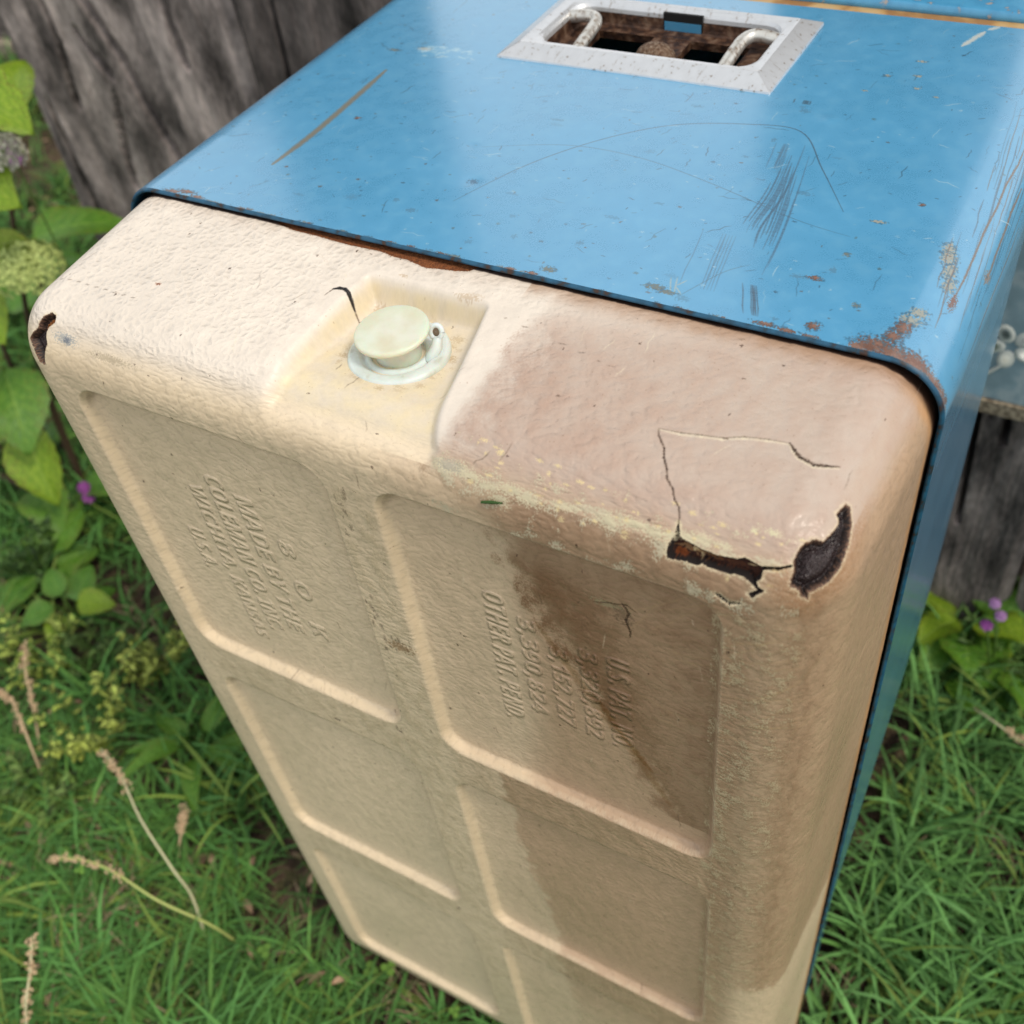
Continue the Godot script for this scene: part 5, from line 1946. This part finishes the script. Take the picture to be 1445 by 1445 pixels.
# ================================================================ grass
func tuft(seed_: int, blades: int, lmin: float, lmax: float, wid: float, lean: float) -> ArrayMesh:
	var rg := RandomNumberGenerator.new()
	rg.seed = seed_
	var mb := MB.new()
	for k in blades:
		var an := rg.randf() * TAU
		var d := Vector3(cos(an), 0, sin(an))
		var s := Vector3(-sin(an), 0, cos(an)).rotated(Vector3.UP, rg.randf_range(-0.5, 0.5))
		var ln := rg.randf_range(lmin, lmax)
		var w := wid * rg.randf_range(0.6, 1.15)
		var out := rg.randf_range(0.25, 1.0) * lean
		var root := Vector3(rg.randf_range(-1, 1), 0, rg.randf_range(-1, 1)) * 0.010
		var twist := rg.randf_range(-0.8, 0.8)
		var p := root
		var el := rg.randf_range(0.9, 1.45)
		var pts := PackedVector3Array()
		var seg := 6
		for q in seg + 1:
			var t := q / float(seg)
			var ww := w * (0.75 + 0.5 * t) * (1.0 - pow(t, 2.2)) * 0.5 + 0.0001
			var sd := s.rotated(d, twist * t)
			pts.append(p - sd * ww)
			pts.append(p + sd * ww)
			el -= out * 2.4 / seg * (0.5 + t)
			p += (d * cos(el) + Vector3.UP * sin(el)) * ln / seg
			p.y = maxf(p.y, 0.002 + 0.006 * t)
		var tone := rg.randf_range(0.75, 1.25)
		mb.grid(pts, 2, seg + 1, PackedVector2Array(), Color(tone, tone, tone * rg.randf_range(0.8, 1.1)))
	return mb.mesh()


func clover() -> ArrayMesh:
	var mb := MB.new()
	for k in 3:
		var an := TAU * k / 3.0
		var d := Vector3(cos(an), 0.15, sin(an))
		var sd := Vector3(-sin(an), 0, cos(an))
		var pts := PackedVector3Array()
		for r in 5:
			var t := r / 4.0
			var w := 0.0052 * sin(PI * (0.08 + 0.84 * t))
			for u in [1.0, 0.0, -1.0]:
				pts.append(d * (0.001 + 0.0095 * t) + sd * w * u + Vector3(0, 0.0012 * absf(u) + 0.018 - 0.002 * t * t, 0))
		mb.grid(pts, 3, 5)
	mb.tube(PackedVector3Array([Vector3(0.003, 0, 0.002), Vector3(0.001, 0.010, 0), Vector3(0, 0.018, 0)]), PackedFloat32Array([0.0005, 0.0005, 0.0004]), 4)
	return mb.mesh()


func litter() -> ArrayMesh:
	var mb := MB.new()
	var pts := PackedVector3Array()
	for r in 5:
		var t := r / 4.0
		var w := 0.0045 * sin(PI * (0.05 + 0.9 * t))
		for u in [1.0, 0.0, -1.0]:
			pts.append(Vector3(w * u, 0.004 + 0.003 * sin(t * 4.0) + 0.0025 * absf(u), 0.012 - 0.024 * t))
	mb.grid(pts, 3, 5)
	return mb.mesh()


func grass() -> void:
	var m := flat(Color.WHITE, 0.72)
	m.metallic_specular = 0.3
	m.vertex_color_use_as_albedo = true
	m.backlight_enabled = true
	m.backlight = Color(0.35, 0.4, 0.25)
	var nz := noise(611, 2.2, 3)
	var kinds := []
	for k in 4: kinds.append(tuft(620 + k, 11, 0.055, 0.105, 0.0036, 0.95))      # lush, long
	for k in 4: kinds.append(tuft(640 + k, 12, 0.03, 0.075, 0.0021, 0.9))        # finer
	kinds.append(tuft(660, 8, 0.03, 0.06, 0.0018, 1.2))                          # dry
	var lists := []
	for k in kinds.size(): lists.append([])
	var tries := 0
	while tries < 17000:
		tries += 1
		var x := rng.randf_range(-1.9, 0.85)
		var z := rng.randf_range(-1.5, 0.55)
		if tries > 16750:
			x = rng.randf_range(-0.42, 0.02)
			z = rng.randf_range(0.085, 0.26)
		if x > -0.186 and x < 0.186 and z > -0.34 and z < 0.088: continue
		if z < -0.405 and z > -0.46 and x > -0.84: continue
		if z < -0.46 and x > -0.6: continue
		var right := x > 0.1
		var g := nz.get_noise_2d(x, z)
		var by_base := x > -0.5 and x < 0.02 and z > -0.05 and z < 0.35 and rng.randf() < 0.5
		if not right and not by_base and rng.randf() < smoothstep(0.05, -0.35, g) * 0.85: continue
		if right and rng.randf() > 0.9: continue
		if x < -0.95 and rng.randf() < 0.3: continue
		var k := rng.randi() % 4 if (right or (rng.randf() < 0.35)) else 4 + rng.randi() % 4
		if rng.randf() < (0.05 if right else 0.10): k = 8
		var sc := rng.randf_range(0.75, 1.2)
		var bs := Basis(Vector3.UP, rng.randf() * TAU).scaled(Vector3(sc, sc * rng.randf_range(0.8, 1.1), sc))
		var c := Color(0.078, 0.175, 0.050) if right else Color(0.066, 0.165, 0.042)
		c = c * (rng.randf_range(1.05, 2.4) if right else rng.randf_range(0.95, 2.25))
		if k == 8: c = Color(0.40, 0.31, 0.19) * rng.randf_range(0.6, 1.1)
		elif rng.randf() < 0.13: c = Color(0.19, 0.28, 0.06) * rng.randf_range(0.7, 1.4)
		elif not right and rng.randf() < 0.3: c = Color(0.12, 0.27, 0.06) * rng.randf_range(0.7, 1.3)
		if x > -0.36 and x < 0.2 and z > 0.06 and z < 0.2: bs = bs.scaled(Vector3(0.75, 0.6, 0.75))
		lists[k].append([Transform3D(bs, Vector3(x, -0.004, z)), c])
	# small three-leaved ground cover between the blades, and bits of dead litter
	kinds.append(clover())
	kinds.append(litter())
	lists.append([])
	lists.append([])
	for q in 2600:
		var x := rng.randf_range(-1.7, 0.6)
		var z := rng.randf_range(-1.3, 0.5)
		if x > -0.19 and x < 0.19 and z > -0.34 and z < 0.09: continue
		if z < -0.40 and x > -0.84: continue
		var k := 9 if rng.randf() < 0.4 else 10
		if k == 9 and nz.get_noise_2d(x * 1.7 + 9.0, z * 1.7) < -0.05: continue
		var sc := rng.randf_range(0.4, 0.75) if k == 9 else rng.randf_range(0.35, 0.8)
		var bs := (Basis(Vector3.UP, rng.randf() * TAU) * Basis(Vector3.RIGHT, rng.randf_range(-0.3, 0.3))).scaled(Vector3.ONE * sc)
		lists[k].append([Transform3D(bs, Vector3(x, rng.randf_range(0.0, 0.022) if k == 9 else rng.randf_range(0.0, 0.008), z)), (Color(0.14, 0.27, 0.05) if k == 9 else Color(0.34, 0.23, 0.15)) * rng.randf_range(0.7, 1.7)])
	for k in kinds.size():
		var mmx := MultiMesh.new()
		mmx.transform_format = MultiMesh.TRANSFORM_3D
		mmx.use_colors = true
		mmx.mesh = kinds[k]
		mmx.instance_count = lists[k].size()
		for q in lists[k].size():
			mmx.set_instance_transform(q, lists[k][q][0])
			mmx.set_instance_color(q, lists[k][q][1])
		var o := MultiMeshInstance3D.new()
		o.name = numbered(["grass", "grass", "dry_grass", "ground_cover", "leaf_litter"][clampi(k - 6, 1, 4) if k >= 8 else 0])
		o.multimesh = mmx
		o.material_override = m
		add_child(o, true)
		tag(o, ["long arching green grass on the ground round the cooler", "short fine green grass between the weeds", "dry brown grass scattered over the soil", "small three leaved clover between the grass blades", "brown bits of dead leaf on the soil"][0 if k < 4 else (1 if k < 8 else k - 6)], "grass", "", "stuff")
